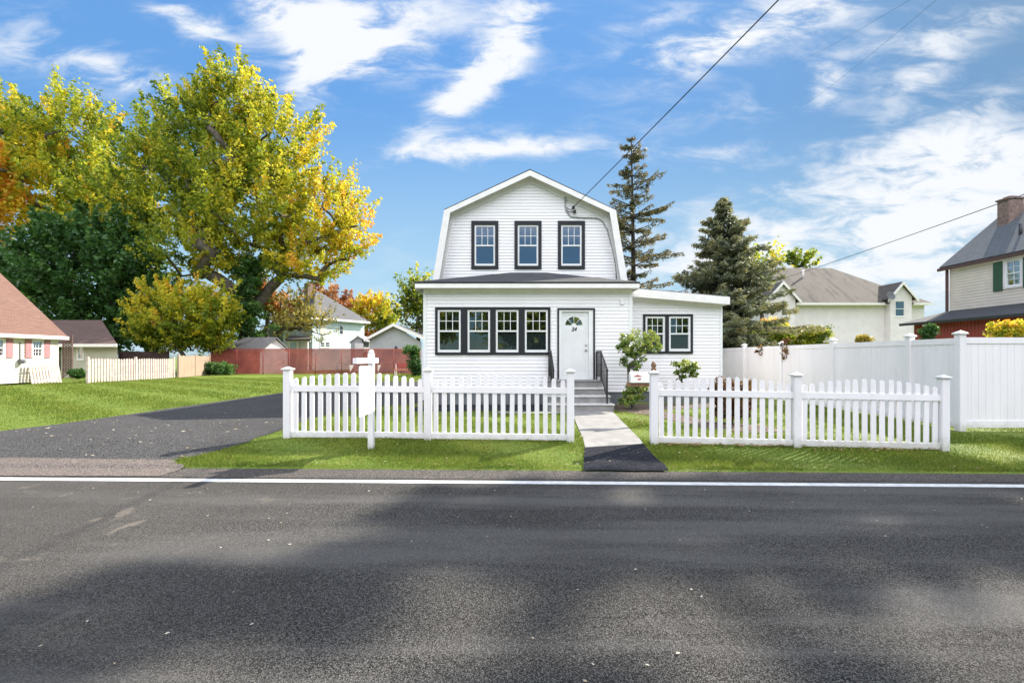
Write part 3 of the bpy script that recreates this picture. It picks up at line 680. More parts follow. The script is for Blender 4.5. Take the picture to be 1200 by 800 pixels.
mb.box(6.66, 6.70, WY - .285, UY + 7.2, wr(6.9) - .23, wr(6.9) - .055); mb.build('wing_fascia', M['trim'], house)
room(4.0, 5.8, WY + .06, WY + 2.5, .9, 3.0, 'wing_room')
window(house, I, *wo[0], WY, (.07, .0575, .065, .07), 'glass_low', 'screen', sashw=.06); window(house, I, *wo[1], WY, (.0575, .07, .065, .07), 'glass_low', 'screen', sashw=.06)
# rear side entry box on the left side
mb = MB(); lap_wall(mb, -2.98, -2.66, .0, 1.72, 15.2, row=.12); mb.box(-2.98, -2.64, 15.21, 16.4, 0, 1.72); mb.build('side_bulkhead', M['siding'], house)
# service cable, weatherhead, insulators on the gable
sc = MB(); y_ = UY - .035
cab = [(662.5, 232), (662.5, 243), (664, 248), (669, 254), (681, 255), (699, 255.5), (706, 259), (712, 270), (717, 290), (721, 310), (722.5, 327)]
pts = [P(px, py, y_) for px, py in cab]; sc.tube(pts, .022, 8); sc.tube([P(662.5, 231.5, y_) , P(662.8, 236, y_ - .05)], [.05, .03], 8)
sc.build('service_cable', M['conduit'], house)
ins = MB(); p0 = P(672, 243, UY - .08); p1 = P(673.5, 248, UY - .08)
for p in (p0, p1): ins.M = Matrix.Translation(p); ins.lathe(0, 0, [(.03, -.05), (.055, -.04), (.035, -.01), (.055, .02), (.03, .05)], 10)
ins.M = Matrix.Identity(4); ins.tube([p0, p0 + Vector((0, .09, 0))], .012, 6); ins.tube([p1, p1 + Vector((0, .09, 0))], .012, 6)
ins.tube([P(664, 246, y_), P(667, 249, UY - .07), P(671, 248, UY - .07), p1], .012, 6); ins.tube([P(664, 243, y_), P(668, 246, UY - .07), p0], .012, 6)
ins.build('insulator', M['cable'], house)
mb = MB(); mb.box(3.22, 3.32, FY - .06, FY - .02, 2.98, 3.12); mb.build('wall_vent', M['siding'], house)

# ------------------------------------------------------------------ picket fences
def picket_fence(name, label, x0, x1, y0, y1, mir=None):
    ang = math.atan2(y1 - y0, x1 - x0); L = math.hypot(x1 - x0, y1 - y0)
    root = thing(name, label, 'fence', (x0, y0, gz(x0, y0)), 'white vinyl picket fences in front of the house')
    def at(t): return x0 + math.cos(ang) * t, y0 + math.sin(ang) * t
    for k in range(3):
        px, py = at(L * k / 2); z = gz(px, py); p = MB(frame(px, py, z, math.degrees(ang)))
        p.box(-.06, .06, -.06, .06, -.05, 1.17, .006); po = p.build('post', M['vinyl'], root)
        c = MB(frame(px, py, z, math.degrees(ang))); c.box(-.085, .085, -.085, .085, 1.165, 1.19, .004)
        c.mesh([(-.075, -.075, 1.19), (.075, -.075, 1.19), (.075, .075, 1.19), (-.075, .075, 1.19), (0, 0, 1.225)], [(0, 1, 4), (1, 2, 4), (2, 3, 4), (3, 0, 4)])
        c.build('post_cap', M['vinyl_dirty'], po)
    for s_ in range(2):
        ta, tb = L * s_ / 2 + .06, L * (s_ + 1) / 2 - .06; pa, pb = at(ta), at(tb); za, zb = gz(*pa), gz(*pb)
        mb = MB(); n = 16
        u = Vector((math.cos(ang), math.sin(ang), 0)); nrm = Vector((math.sin(ang), -math.cos(ang), 0))
        def bar(t0, t1, z0a, z1a, z0b, z1b, dep):
            a_ = Vector((*at(t0), 0)); b_ = Vector((*at(t1), 0))
            vs = [a_ - nrm * -dep + Vector((0, 0, z0a)), b_ - nrm * -dep + Vector((0, 0, z0b)), b_ + nrm * -dep + Vector((0, 0, z0b)), a_ + nrm * -dep + Vector((0, 0, z0a)),
                  a_ - nrm * -dep + Vector((0, 0, z1a)), b_ - nrm * -dep + Vector((0, 0, z1b)), b_ + nrm * -dep + Vector((0, 0, z1b)), a_ + nrm * -dep + Vector((0, 0, z1a))]
            mb.mesh(vs, [(0, 1, 5, 4), (1, 2, 6, 5), (2, 3, 7, 6), (3, 0, 4, 7), (4, 5, 6, 7), (3, 2, 1, 0)])
        bar(ta, tb, za + .80, za + .90, zb + .80, zb + .90, .026); bar(ta, tb, za + .02, za + .115, zb + .02, zb + .115, .026)
        for i in range(n):
            t_ = (i + .5) / n; tt = ta + (tb - ta) * t_; x_, y_2 = at(tt); zz = za + (zb - za) * t_
            top = 1.02 + .11 * math.sin(math.pi * t_) + random.uniform(-.007, .007); hw = .0385
            prof_ = [(-hw, .10), (hw, .10), (hw, top - hw)] + [(hw * math.cos(a), top - hw + hw * math.sin(a)) for a in [math.pi * k / 6 for k in range(1, 6)]] + [(-hw, top - hw)]
            mb.M = frame(x_, y_2, zz, math.degrees(ang)) @ Matrix.Rotation(R(random.gauss(0, .3)), 4, 'Y'); mb.prism(prof_, -.012, .012); mb.M = Matrix.Identity(4)
        mb.build('picket_panel', M['vinyl'], root)
    return root
picket_fence('picket_fence', 'white picket fence with scalloped top left of the front walk, behind the sign post', -3.84, .985, 7.90, 7.78)
picket_fence('picket_fence', 'white picket fence with scalloped top right of the front walk', 2.37, 6.98, 7.70, 7.46)

# tall vinyl privacy fence: along the side boundary, then turning to run parallel to the road
vf = thing('privacy_fence', 'tall white solid vinyl privacy fence on the right side of the yard', 'fence', (8.85, 9.2, 0))
def vposts(pt, top=1.86, back=False):
    p = MB(frame(pt[0], pt[1], 0)); p.box(-.065, .065, -.065, .065, -.05, top, .006); po = p.build('post', M['vinyl'], vf)
    c = MB(frame(pt[0], pt[1], 0)); c.box(-.09, .09, -.09, .09, top, top + .03, .004); c.mesh([(-.08, -.08, top + .03), (.08, -.08, top + .03), (.08, .08, top + .03), (-.08, .08, top + .03), (0, 0, top + .08)], [(0, 1, 4), (1, 2, 4), (2, 3, 4), (3, 0, 4)])
    c.build('post_cap', M['vinyl_dirty'], po)
def vpanel(a, b, top=1.79):
    a = Vector((*a, 0)); b = Vector((*b, 0)); u = (b - a).normalized(); L = (b - a).length; ang = math.degrees(math.atan2(u.y, u.x))
    mb = MB(frame(a.x, a.y, 0, ang)); mb.box(.066, L - .066, -.025, .025, top - .12, top); mb.box(.066, L - .066, -.025, .025, .02, .16)
    n = max(2, int(L / .15)); w_ = (L - .132) / n
    for i in range(n):
        xa = .066 + i * w_; mb.box(xa + .003, xa + w_ - .003, -.011, .011, .16, top - .12)
    mb.box(.066, L - .066, -.006, .006, .16, top - .12); mb.build('panel', M['vinyl'], vf)
vp = [(8.85, 9.1 + 0.0), (8.85, 10.25), (8.85, 12.7), (8.85, 15.1), (8.85, 17.55), (8.85, 20.0), (8.85, 22.4), (8.85, 24.8)]
for q in vp: vposts(q)
for q0, q1 in zip(vp[:-1], vp[1:]): vpanel(q0, q1)
q = vp[0]
for k in range(4): nq = (q[0] + 2.44, q[1] + .02); vposts(nq); vpanel(q, nq, 1.80); q = nq

# ------------------------------------------------------------------ sign post, mailbox
sg = thing('sign_post', 'white real-estate post with horizontal arm, standing in the grass before the left picket fence', 'sign post', (-2.25, 7.36, gz(-2.25, 7.36)))
zb_ = gz(-2.25, 7.36)
mb = MB(); mb.box(-2.295, -2.205, 7.32, 7.41, zb_ - .05, 1.47, .005); mb.M = Matrix.Translation((-2.25, 7.365, 1.47)); mb.lathe(0, 0, [(.045, 0), (.045, .02), (.036, .045), (.018, .06), (0, .063)], 12); mb.build('post', M['vinyl'], sg)
mb = MB(); mb.box(-2.283, -2.217, 6.60, 7.66, 1.31, 1.395, .005); mb.build('arm', M['vinyl'], sg)
for yy_ in (6.8, 7.2): mb = MB(); mb.tube([(-2.25, yy_, 1.32), (-2.25, yy_, 1.27)], .006, 6); mb.build('hook', M['iron'], sg)
sp_ = MB(); sp_.box(-2.258, -2.242, 6.78, 7.29, .52, 1.275, .004); so = sp_.build('hanging_panel', M['sash'], sg)
mx_ = thing('mailbox', 'white mailbox with red marks on brown wooden post, behind the right picket fence end', 'mailbox', (3.02, 9.6, 0))
D_ = 9.6; pxm = X(766, D_)
mb = MB(); mb.box(pxm - .045, pxm + .045, D_ - .045, D_ + .045, -.02, 1.17, .005); mb.M = Matrix.Translation((pxm, D_, 1.17)); mb.lathe(0, 0, [(.045, 0), (.03, .015), (.05, .045), (.055, .075), (.042, .115), (.02, .145), (0, .155)], 14); mb.build('post', M['wood_brown'], mx_)
mb = MB(); mb.box(pxm - .56, pxm - .046, D_ - .04, D_ + .04, .80, .88); mb.build('arm', M['wood_brown'], mx_)
mb = MB(); zc = .885; bx0, bx1 = X(738, D_), X(762, D_) - .02
pr = [(-.085, 0), (.085, 0), (.085, .14)] + [(.085 * math.cos(a), .14 + .085 * math.sin(a)) for a in [math.pi * k / 8 for k in range(1, 8)]] + [(-.085, .14)]
mb.M = Matrix.Translation(((bx0 + bx1) / 2, D_, zc)) @ Matrix.Rotation(R(90), 4, 'Z'); mb.prism(pr, -(bx1 - bx0) / 2, (bx1 - bx0) / 2); box_ = mb.build('box', M['sash'], mx_)
M['red'] = paint('faded_red', (.45, .10, .08), .6, .1, 10)
mb = MB(); mb.box(bx0 + .07, bx0 + .22, D_ - .092, D_ - .087, zc + .125, zc + .14); mb.prism([(bx0 + .08, zc + .14), (bx0 + .2, zc + .14), (bx0 + .14, zc + .165)], D_ - .092, D_ - .086); mb.box(bx0 + .14, bx0 + .21, D_ - .092, D_ - .087, zc + .06, zc + .085); mb.build('red_mark', M['red'], box_)

# ------------------------------------------------------------------ plants and trees
def leaves(centers, radii, per, size, tints, flat=.75, aspect=.6, droop=.3, axes=None):
    """leaf quads (kite shaped) spread through clumps. centers (N,3), radii (N,)"""
    N = len(centers); tot = N * per
    c = np.repeat(centers, per, 0); r_ = np.repeat(radii, per)
    d = rng.normal(0, 1, (tot, 3)); d /= np.linalg.norm(d, axis=1)[:, None] + 1e-9
    rad = rng.uniform(0, 1, tot) ** .5; p = c + d * (rad * r_)[:, None] * np.array([1, 1, flat])
    if axes is not None:
        u_ = rng.uniform(-1, 1.25, tot); p = c + d * (rad * r_ * .62 * (1 - .45 * np.abs(u_)))[:, None] + np.repeat(axes, per, 0) * (u_ * r_ * 1.25)[:, None]
    s = size * rng.uniform(.6, 1.35, tot)
    nrm = rng.normal(0, 1, (tot, 3)) + d * .6; nrm[:, 2] += .5; nrm /= np.linalg.norm(nrm, axis=1)[:, None]
    t = np.cross(nrm, rng.normal(0, 1, (tot, 3))); t[:, 2] -= droop; t -= nrm * np.sum(t * nrm, 1)[:, None]; t /= np.linalg.norm(t, axis=1)[:, None] + 1e-9
    b = np.cross(nrm, t); s3 = s[:, None]
    v = np.stack([p - t * s3, p + b * s3 * aspect, p + t * s3, p - b * s3 * aspect], 1).reshape(-1, 3)
    tn = np.clip(np.repeat(tints, per) + rng.normal(0, .09, tot), 0, 1)
    return v, tn
def skeleton(base, fork, targets, r0, seed, forks=None, wig=.12, rmin=.012, maxstep=None):
    """pipe-model limbs joining crown points to the trunk"""
    rr = random.Random(seed); base = Vector(base); fork = Vector(fork)
    nodes = [base]; par = [-1]; k = 5
    for i in range(1, k + 1):
        t = i / k; p = base.lerp(fork, t) + Vector((rr.uniform(-1, 1), rr.uniform(-1, 1), 0)) * r0 * .25 * (t < 1); nodes.append(p); par.append(len(nodes) - 2)
    for st, parent_i, pts in (forks or []):
        pass
    trunk_n = len(nodes)
    tg = sorted([Vector(t) for t in targets], key=lambda t: (t - fork).length)
    for t in tg:
        best, bd = None, 1e9
        for i in range(max(0, trunk_n - 3), len(nodes)):
            n_ = nodes[i]; d = (t - n_).length; pen = 0
            if n_.z > t.z: pen = (n_.z - t.z) * 1.2
            d2 = d + pen + .25 * (n_ - fork).length * 0
            if d2 < bd: bd = d2; best = i
        a = nodes[best]; seg = max(2, min(6, int((t - a).length / .9))); last = best
        for q in range(1, seg + 1):
            f_ = q / seg; p = a.lerp(t, f_); L = (t - a).length
            p += Vector((rr.uniform(-1, 1), rr.uniform(-1, 1), rr.uniform(-1, 1))) * wig * L * .3 * (1 - f_) ; p.z += math.sin(f_ * math.pi) * L * .06
            nodes.append(p); par.append(last); last = len(nodes) - 1
    cnt = [0] * len(nodes); isleaf = [True] * len(nodes)
    for i, p in enumerate(par):
        if p >= 0: isleaf[p] = False
    for i in range(len(nodes) - 1, -1, -1):
        if isleaf[i]: cnt[i] += 1
        if par[i] >= 0: cnt[par[i]] += cnt[i]
    tot = max(cnt); rad = [max(rmin, r0 * (c / tot) ** .5) for c in cnt]; rad[0] = r0 * 1.35
    return nodes, par, rad
def limb_mesh(name, sk, mat, parent, minr=0):
    nodes, par, rad = sk; mb = MB()
    ch = {}
    for i, p in enumerate(par): ch.setdefault(p, []).append(i)
    started = [(0, -1)]
    while started:
        i, p = started.pop(); path = [p, i] if p >= 0 else [i]
        cur = i
        while cur in ch:
            kids = sorted(ch[cur], key=lambda k: -rad[k]); main = kids[0]
            for k in kids[1:]:
                if rad[k] >= minr: started.append((k, cur))
            path.append(main); cur = main
        if len(path) < 2: continue
        rs = [rad[q] for q in path]
        if p >= 0: rs[0] = rad[i] * 1.1
        seg = 8 if rs[0] > .12 else (5 if rs[0] > .03 else 3)
        mb.tube([nodes[q] for q in path], rs, seg, False)
    return mb.build(name, mat, parent)
def tree(name, label, cat, base, fork, r0, blobs_px, nclump, per, size, mat, bmat, seed, clump=.9, tint=.5, tvar=.16, limbs=60, group=None, world=False, shell=.45, high_tint=0.0, right_tint=0.0, ivy=None, hollow=1.0, minr=0):
    global rng
    rng = np.random.default_rng(seed)
    root = thing(name, label, cat, base, group)
    C_ = []; T_ = []; A_ = []
    bl = []
    for b in blobs_px:
        if world: cx, cy, cz, rx, rz, tt = b; bl.append((Vector((cx, cy, cz)), rx, rx, rz, tt))
        else:
            px, py, D, rx, rz, tt = b; bl.append((P(px, py, D), rx * D / F, min(rx, rz * 1.3) * D / F * .9, rz * D / F, tt))
    vol = np.array([b[1] * b[2] * b[3] for b in bl]) ** .75; vol /= vol.sum()
    for b, wgt in zip(bl, vol):
        n = max(3, int(nclump * wgt)); d = rng.normal(0, 1, (n, 3)); d /= np.linalg.norm(d, axis=1)[:, None]
        rr_ = rng.uniform(shell, 1, n) ** .7
        # ragged outline
        rr_ *= 1 + .16 * np.sin(d[:, 0] * 7 + seed) * np.cos(d[:, 2] * 9) + rng.normal(0, .05, n)
        C_.append(np.array(b[0]) + d * rr_[:, None] * np.array([b[1], b[2], b[3]])); A_.append(d * .8 + np.array([0, 0, .75]) + rng.normal(0, .25, d.shape)); T_.append(b[4] + rng.normal(0, tvar, n) + high_tint * d[:, 2] + right_tint * d[:, 0])
    C_ = np.concatenate(C_); T_ = np.clip(np.concatenate(T_), 0.02, .98)
    A_ = np.concatenate(A_); A_ /= np.linalg.norm(A_, axis=1)[:, None]; keep = C_[:, 2] > .15; C_ = C_[keep]; T_ = T_[keep]; A_ = A_[keep]
    rad = clump * rng.uniform(.55, 1.25, len(C_))
    v, tn = leaves(C_, rad, per, size, T_, axes=A_ if clump > .5 else None); keep = np.repeat(v.reshape(-1, 4, 3)[:, :, 2].min(1) > .02, 4)
    tn = tn[keep[::4]]; v = v[keep]
    cr = np_mesh('crown', v, 4, mat, root, tn)
    idx = rng.choice(len(C_), min(limbs, len(C_)), replace=False)
    fk = Vector(fork); tg = [fk + (Vector(C_[i]) - fk) * .93 for i in idx]
    limb_mesh('trunk', skeleton(base, fork, tg, r0, seed), bmat, root, minr)
    return root

# big maple
D = 44
bm_ = [(275, 112, D, 38, 38, 0.41), (250, 140, D, 50, 36, 0.38), (320, 165, D, 58, 55, 0.46), (245, 190, D + 1, 66, 62, 0.36), (285, 235, D - 1, 85, 56, 0.42), (375, 250, D, 50, 42, 0.58), (360, 305, D, 50, 30, 0.54),
       (180, 215, D + 1, 46, 62, 0.36), (300, 295, D + 1, 60, 34, 0.38), (418, 272, D, 26, 26, 0.68), (225, 290, D - 2, 46, 40, 0.42), (175, 155, D + 2, 24, 32, 0.36), (205, 120, D + 1, 20, 18, 0.38), (400, 220, D, 20, 16, 0.51)]
tree('maple_tree', 'tallest maple, broad yellow-green crown and forked grey trunk, left of the house', 'tree', (X(290, D), D, 0), (X(290, D), D, 5.4), .72, bm_, 1400, 62, .16, M['maple'], M['bark'], 11, .98, limbs=120, group='broadleaf trees on the left', right_tint=.14, high_tint=.06)
# ivy on the maple trunk
rng = np.random.default_rng(3)
iv = []
for i in range(170):
    t = rng.uniform(0, 1); z = .3 + 10.5 * t; w_ = (1.7 * (1 - t) ** .8 + .5); iv.append((X(290, D) + rng.normal(0, w_ * .55) + .5 * t, D - .6 + rng.normal(0, .5), z))
iv = np.array(iv); v, tn = leaves(iv, np.full(len(iv), .6), 60, .14, np.clip(rng.normal(.45, .25, len(iv)), 0, 1))
o = np_mesh('ivy_vine', v, 4, M['dark_leaf'], None, tn); tag(o, 'dark green ivy climbing the trunk of the tallest maple', 'vine')
D = 50
tree('maple_tree', 'second tall maple with golden top at the left edge, behind the red roof', 'tree', (X(75, D), D, 0), (X(75, D), D, 8), .55,
     [(80, 155, D, 52, 46, .44), (10, 165, D, 42, 55, .42), (60, 215, D, 70, 42, .54), (130, 220, D - 1, 46, 40, .44), (150, 262, D - 3, 42, 26, .48), (10, 138, D, 20, 14, .44), (95, 265, D - 3, 45, 20, .52)], 720, 64, .18, M['maple'], M['bark'], 12, 1.15, limbs=60, group='broadleaf trees on the left', right_tint=.0, high_tint=.08, tint=.5)
D = 47
tree('orange_maple_tree', 'orange-leaved maple cut by the left picture edge', 'tree', (X(-25, D), D, 0), (X(-25, D), D, 5), .35,
     [(-12, 235, D, 38, 42, .88), (-15, 190, D, 40, 30, .80), (0, 272, D, 26, 26, .84)], 120, 70, .22, M['maple'], M['bark'], 13, 1.15, limbs=25, group='broadleaf trees on the left')
D = 43
tree('evergreen_tree', 'dark green dense tree between the two maples, behind the brown-roofed garage', 'tree', (X(100, D), D, 0), (X(100, D), D, 3.5), .4,
     [(100, 320, D, 85, 58, .45), (40, 315, D, 45, 40, .42), (150, 340, D, 50, 52, .45), (100, 380, D, 80, 30, .42), (175, 385, D, 35, 30, .4), (110, 275, D, 55, 25, .5)], 600, 74, .20, M['dark_leaf'], M['bark_dark'], 14, 1.0, limbs=40, group='broadleaf trees on the left')
D = 38.5
tree('small_maple_tree', 'small yellow-green maple with low round crown in front of the tallest maple', 'tree', (X(215, D), D, 0), (X(215, D), D, 1.6), .16,
     [(222, 368, D, 52, 34, .46), (190, 350, D, 30, 20, .56), (250, 365, D, 28, 28, .50), (195, 385, D, 38, 24, .4), (225, 398, D, 42, 14, .4), (175, 378, D, 24, 26, .5), (245, 392, D, 30, 14, .42)], 500, 66, .125, M['maple'], M['bark'], 15, .66, limbs=40, group='broadleaf trees on the left', high_tint=.1)
D = 46
tree('apple_tree', 'thin pale-leaved tree with bare dark twigs before the green house', 'tree', (X(318, D), D, 0), (X(322, D), D, 1.6), .22,
     [(342, 372, D, 36, 26, .45), (372, 372, D, 22, 24, .6), (352, 350, D, 26, 16, .5)], 110, 26, .13, M['pale_leaf'], M['bark_dark'], 16, .8, limbs=70, shell=.2)
D = 49
tree('orange_tree', 'pink-orange tree peeping out right of the maple trunk', 'tree', (X(312, D), D, 0), (X(312, D), D, 3), .22,
     [(312, 352, D, 20, 14, .75), (330, 362, D, 16, 10, .9), (303, 338, D, 8, 12, .6)], 80, 55, .17, M['red_leaf'], M['bark'], 17, .8, limbs=20)
D = 66
tree('red_tree', 'red-orange tree rising behind the pale blue house', 'tree', (X(392, D), D, 0), (X(395, D), D, 4), .3,
     [(385, 352, D, 22, 9, .45), (405, 362, D, 17, 11, .5), (372, 345, D, 12, 7, .5), (418, 375, D, 6, 9, .4)], 110, 70, .2, M['red_leaf'], M['bark'], 18, 1.0, limbs=20)
D = 62
tree('yellow_tree', 'rounded golden tree between the blue house and the grey garage', 'tree', (X(441, D), D, 0), (X(441, D), D, 2.5), .28,
     [(441, 368, D, 22, 20, .62), (428, 357, D, 12, 10, .85), (455, 366, D, 12, 16, .6)], 110, 60, .17, M['maple'], M['bark'], 19, .8, limbs=50, high_tint=.15)
D = 50
tree('grey_green_tree', 'sparse green tree right against the left corner of the white house', 'tree', (X(492, D), D, 0), (X(490, D), D, 3.5), .22,
     [(485, 345, D, 17, 24, .28), (498, 360, D, 16, 30, .2), (492, 328, D, 10, 8, .45), (474, 368, D, 8, 14, .35)], 130, 40, .15, M['maple'], M['bark'], 20, .8, limbs=40)
D = 64
tree('hedge_tree', 'low red shrub tree at the foot of the yellow tree', 'tree', (X(433, D), D, 0), (X(433, D), D, .8), .1, [(434, 394, D, 10, 7, .4)], 30, 60, .16, M['red_leaf'], M['bark'], 21, .6, limbs=8)
# right side distant trees
D = 62
tree('bare_tree', 'thinly leaved tree above the taupe roof of the white house', 'tree', (X(938, D), D, 0), (X(938, D), D, 9.5), .25, [(940, 304, D, 16, 10, .3), (926, 303, D, 8, 6, .25), (955, 308, D, 7, 4, .3)], 40, 28, .2, M['maple'], M['bark_dark'], 22, .7, limbs=30)
D = 34
tree('yellowing_tree', 'thin tree with yellow twigs just right of the dense spruce', 'tree', (X(893, D), D, 0), (X(893, D), D, 4.5), .14, [(895, 305, D, 24, 9, .5), (882, 320, D, 16, 18, .42), (905, 292, D, 12, 4, .6)], 55, 26, .13, M['maple'], M['bark_dark'], 23, .6, limbs=30)

# conifers
def conifer(name, label, base, H, z0, rmax, levels, per_lv, mat, bmat, seed, r0, droop=.12, dens=1.0, prof_=None, nee=.10, tint=.4, nl=26, gap=0.0, hang=.25, spread=1.0):
    global rng
    rng = np.random.default_rng(seed); rr = random.Random(seed)
    root = thing(name, label, 'tree', base); mb = MB()
    b = Vector(base); lean = Vector((rr.uniform(-.15, .15), 0, 0))
    tr = [b + Vector((lean.x * (i / 8) ** 2, 0, H * i / 8)) for i in range(9)]; mb.tube(tr, [r0 * (1 - i / 8.3) + .012 for i in range(9)], 8)
    Pn = []; Dn = []; Tn = []
    for k in range(levels):
        t = (k + rr.random() * .7) / levels; z = z0 + (H - z0) * t ** .95
        Lb = (prof_(t) if prof_ else (1 - t) ** .85) * rmax
        for q in range(per_lv):
            if rr.random() < gap: continue
            a = rr.uniform(0, 2 * math.pi); L = Lb * rr.uniform(.5, 1.2) + .1; st = b + Vector((lean.x * (z / H) ** 2, 0, z)); n = max(3, int(L / .35)); pts = [st]
            rise = rr.uniform(-.1, .16) + t * .4
            for i in range(1, n + 1):
                f = i / n; pts.append(st + Vector((math.cos(a) * L * f, math.sin(a) * L * f, L * (rise * f - droop * 2.2 * f * f + droop * 1.3 * f ** 4)) ) + Vector((rr.uniform(-.04, .04), rr.uniform(-.04, .04), rr.uniform(-.03, .03))))
            mb.tube(pts, [.035 * (1 - .8 * i / n) * (.5 + L / 4) + .004 for i in range(n + 1)], 4, False)
            dirv = Vector((math.cos(a), math.sin(a), 0)); side = Vector((-math.sin(a), math.cos(a), 0))
            m_ = int(nl * L * dens)
            bt_ = rr.gauss(tint, .13)
            for _ in range(m_):
                f = rr.uniform(.12, 1.03) ** .8; ii = min(n - 1, int(f * n)); p = pts[ii].lerp(pts[ii + 1], f * n - ii)
                sp2 = (.42 * L * (1 - f) * .8) * spread + .07; off = rr.uniform(-1, 1) * sp2
                p = p + side * off - Vector((0, 0, rr.random() * hang * (.35 + .4 * L / rmax))) + dirv * abs(off) * .35
                dd = (dirv * .5 + side * (1 if off > 0 else -1) * rr.uniform(.2, 1.2) + Vector((0, 0, rr.uniform(-.9, .35)))).normalized()
                Pn.append(p[:]); Dn.append(dd[:]); Tn.append(bt_ + rr.gauss(0, .12) + .22 * (f > .85))
    mb.build('trunk', bmat, root)
    Pn = np.array(Pn); Dn = np.array(Dn); Tn = np.clip(np.array(Tn), 0, 1); N = len(Pn)
    # each twig: three narrow blades of needles around its axis
    per = 3; p = np.repeat(Pn, per, 0); d = np.repeat(Dn, per, 0); ln_ = nee * rng.uniform(.7, 1.6, N * per)
    d = d + rng.normal(0, .3, d.shape); d /= np.linalg.norm(d, axis=1)[:, None]
    u = np.cross(d, rng.normal(0, 1, d.shape)); u /= np.linalg.norm(u, axis=1)[:, None]; p = p + rng.normal(0, nee * .35, p.shape)
    wd = (ln_ * .2)[:, None]; l3 = ln_[:, None]
    v = np.stack([p - d * l3, p + u * wd, p + d * l3, p - u * wd], 1).reshape(-1, 3)
    np_mesh('crown', v, 4, mat, root, np.repeat(Tn, per))
    return root
D = 24
conifer('spruce_tree', 'tall thin spruce with see-through drooping branches behind the white house', (X(743, D), D, 0), 12.9, 2.4, 3.5, 27, 7, M['thin_spruce'], M['bark_dark'], 31, .2, droop=.07, dens=1.0, prof_=lambda t: (1 - t) ** .7 * (.85 + .25 * math.sin(t * 37)), nee=.075, nl=40, gap=.15, tint=.5, hang=.30, spread=.5)
D = 22
conifer('spruce_tree', 'dense blue-green spruce behind the right wing of the white house', (X(850, D), D, 0), 9.0, 1.0, 3.35, 32, 13, M['spruce'], M['bark_dark'], 32, .2, droop=.07, dens=1.0, prof_=lambda t: min(1, (1 - t) * 1.3) * (.85 + .22 * math.sin(t * 41)), nee=.10, nl=46, tint=.5, spread=.9)

# shrubs
def shrub(name, label, base, blobs_, ncl, per, size, mat, seed, clump=.14, cat='shrub', stem=.025, limbs=25, tvar=.2, fork=None, group=None, bmat=None, world=False, tt=None):
    return tree(name, label, cat, base, fork or (base[0], base[1], base[2] + .15), stem, blobs_, ncl, per, size, mat, bmat or M['bark'], seed, clump, limbs=limbs, tvar=tvar, group=group, shell=.3, world=world, high_tint=.15)
D = 12.7
rb = (X(742, D), D, 0)
shrub('rhododendron', 'leggy glossy-leaved shrub with round crown beside the front steps', rb, [(748, 403, D, 23, 17, .62), (733, 412, D, 12, 14, .45), (762, 400, D, 13, 12, .75), (742, 425, D, 14, 12, .4), (730, 398, D, 8, 8, .5)], 100, 26, .042, M['rhodo'], 41, .12, limbs=30, fork=(X(737, D), D, .75), stem=.045)
shrub('rhododendron', 'low leafy bush at the foot of the leggy shrub', (X(741, D - .3), D - .3, 0), [(742, 462, D - .3, 12, 14, .5), (733, 470, D - .3, 9, 8, .6), (750, 452, D - .3, 9, 9, .5)], 50, 24, .045, M['rhodo'], 42, .10, limbs=14)
shrub('rhododendron', 'small pale-leaved shrub under the wing windows, behind the right picket fence', (X(797, 13.4), 13.4, 0), [(803, 428, 13.4, 14, 8, .6), (796, 440, 13.4, 7, 10, .45), (812, 434, 13.4, 9, 8, .65)], 45, 22, .045, M['rhodo'], 43, .11, limbs=22, fork=(X(795, 13.4), 13.4, .6), stem=.03)
shrub('barberry_bush', 'rounded reddish-brown barberry bush behind the right picket fence', (X(858, 9.9), 9.9, 0), [(858, 468, 9.9, 24, 23, .45), (846, 458, 9.9, 14, 14, .5), (874, 462, 9.9, 13, 18, .7), (858, 486, 9.9, 25, 14, .25)], 380, 46, .027, M['barberry'], 44, .10, limbs=40, stem=.02)
D = 26
rngc = random.Random(5)
for i, (px, py, dd, rx, rz, tn_, mt, lb) in enumerate([(900, 390, 25, 36, 13, .35, 'maple', 'green hedge plant behind the privacy fence, nearest the dense spruce'), (905, 383, 25.6, 22, 9, .68, 'maple', 'yellow-leaved shrub above the privacy fence, below the left dormer'), (950, 392, 25, 26, 10, .3, 'maple', 'spiky green shrub behind the privacy fence, below the white wall'), (880, 398, 24.5, 22, 8, .42, 'rhodo', 'low green shrub behind the privacy fence beside the spruce foot'),
                                             (1012, 398, 25, 5, 4, .8, 'pale_leaf', 'tiny tan shrub tip above the privacy fence middle'), (1183, 386, 14, 22, 10, .6, 'maple', 'bright yellow shrub behind the privacy fence at the right edge'), (1088, 388, 16, 6, 8, .25, 'dark_leaf', 'small dark green potted conifer by the red porch wall')]):
    w3 = P(px, py, dd)
    shrub('garden_shrub', lb, (w3.x, dd, 0), [(px, py, dd, rx, rz, tn_), (px, py + 14, dd, rx * .9, 12, tn_ - .1)], 90 + rx * 2, 54, .06 if dd > 20 else .035, M[mt], 50 + i, .3 if dd > 20 else .15, limbs=24, group='shrubs behind the privacy fence')
# vine creeping over the privacy fence
for (px, py0, py1, lb) in [(921, 398, 418, 'red-leaved vine hanging over the privacy fence by a post'), (892, 404, 425, 'thin dry vine hanging on the far end of the privacy fence')]:
    dd = 8.85 / ((px - 600) / F); cs = []
    for i in range(9 if px > 900 else 5): cs.append((8.80 + random.uniform(-.03, .02), dd + random.uniform(-.15, .15), Z(py0 + (py1 - py0) * i / 8, dd)))
    rng = np.random.default_rng(px); v, tn = leaves(np.array(cs), np.full(len(cs), .11), 12, .05, rng.uniform(.2, .9, len(cs))); o = np_mesh('hanging_vine', v, 4, M['barberry'], None, tn); tag(o, lb, 'vine')

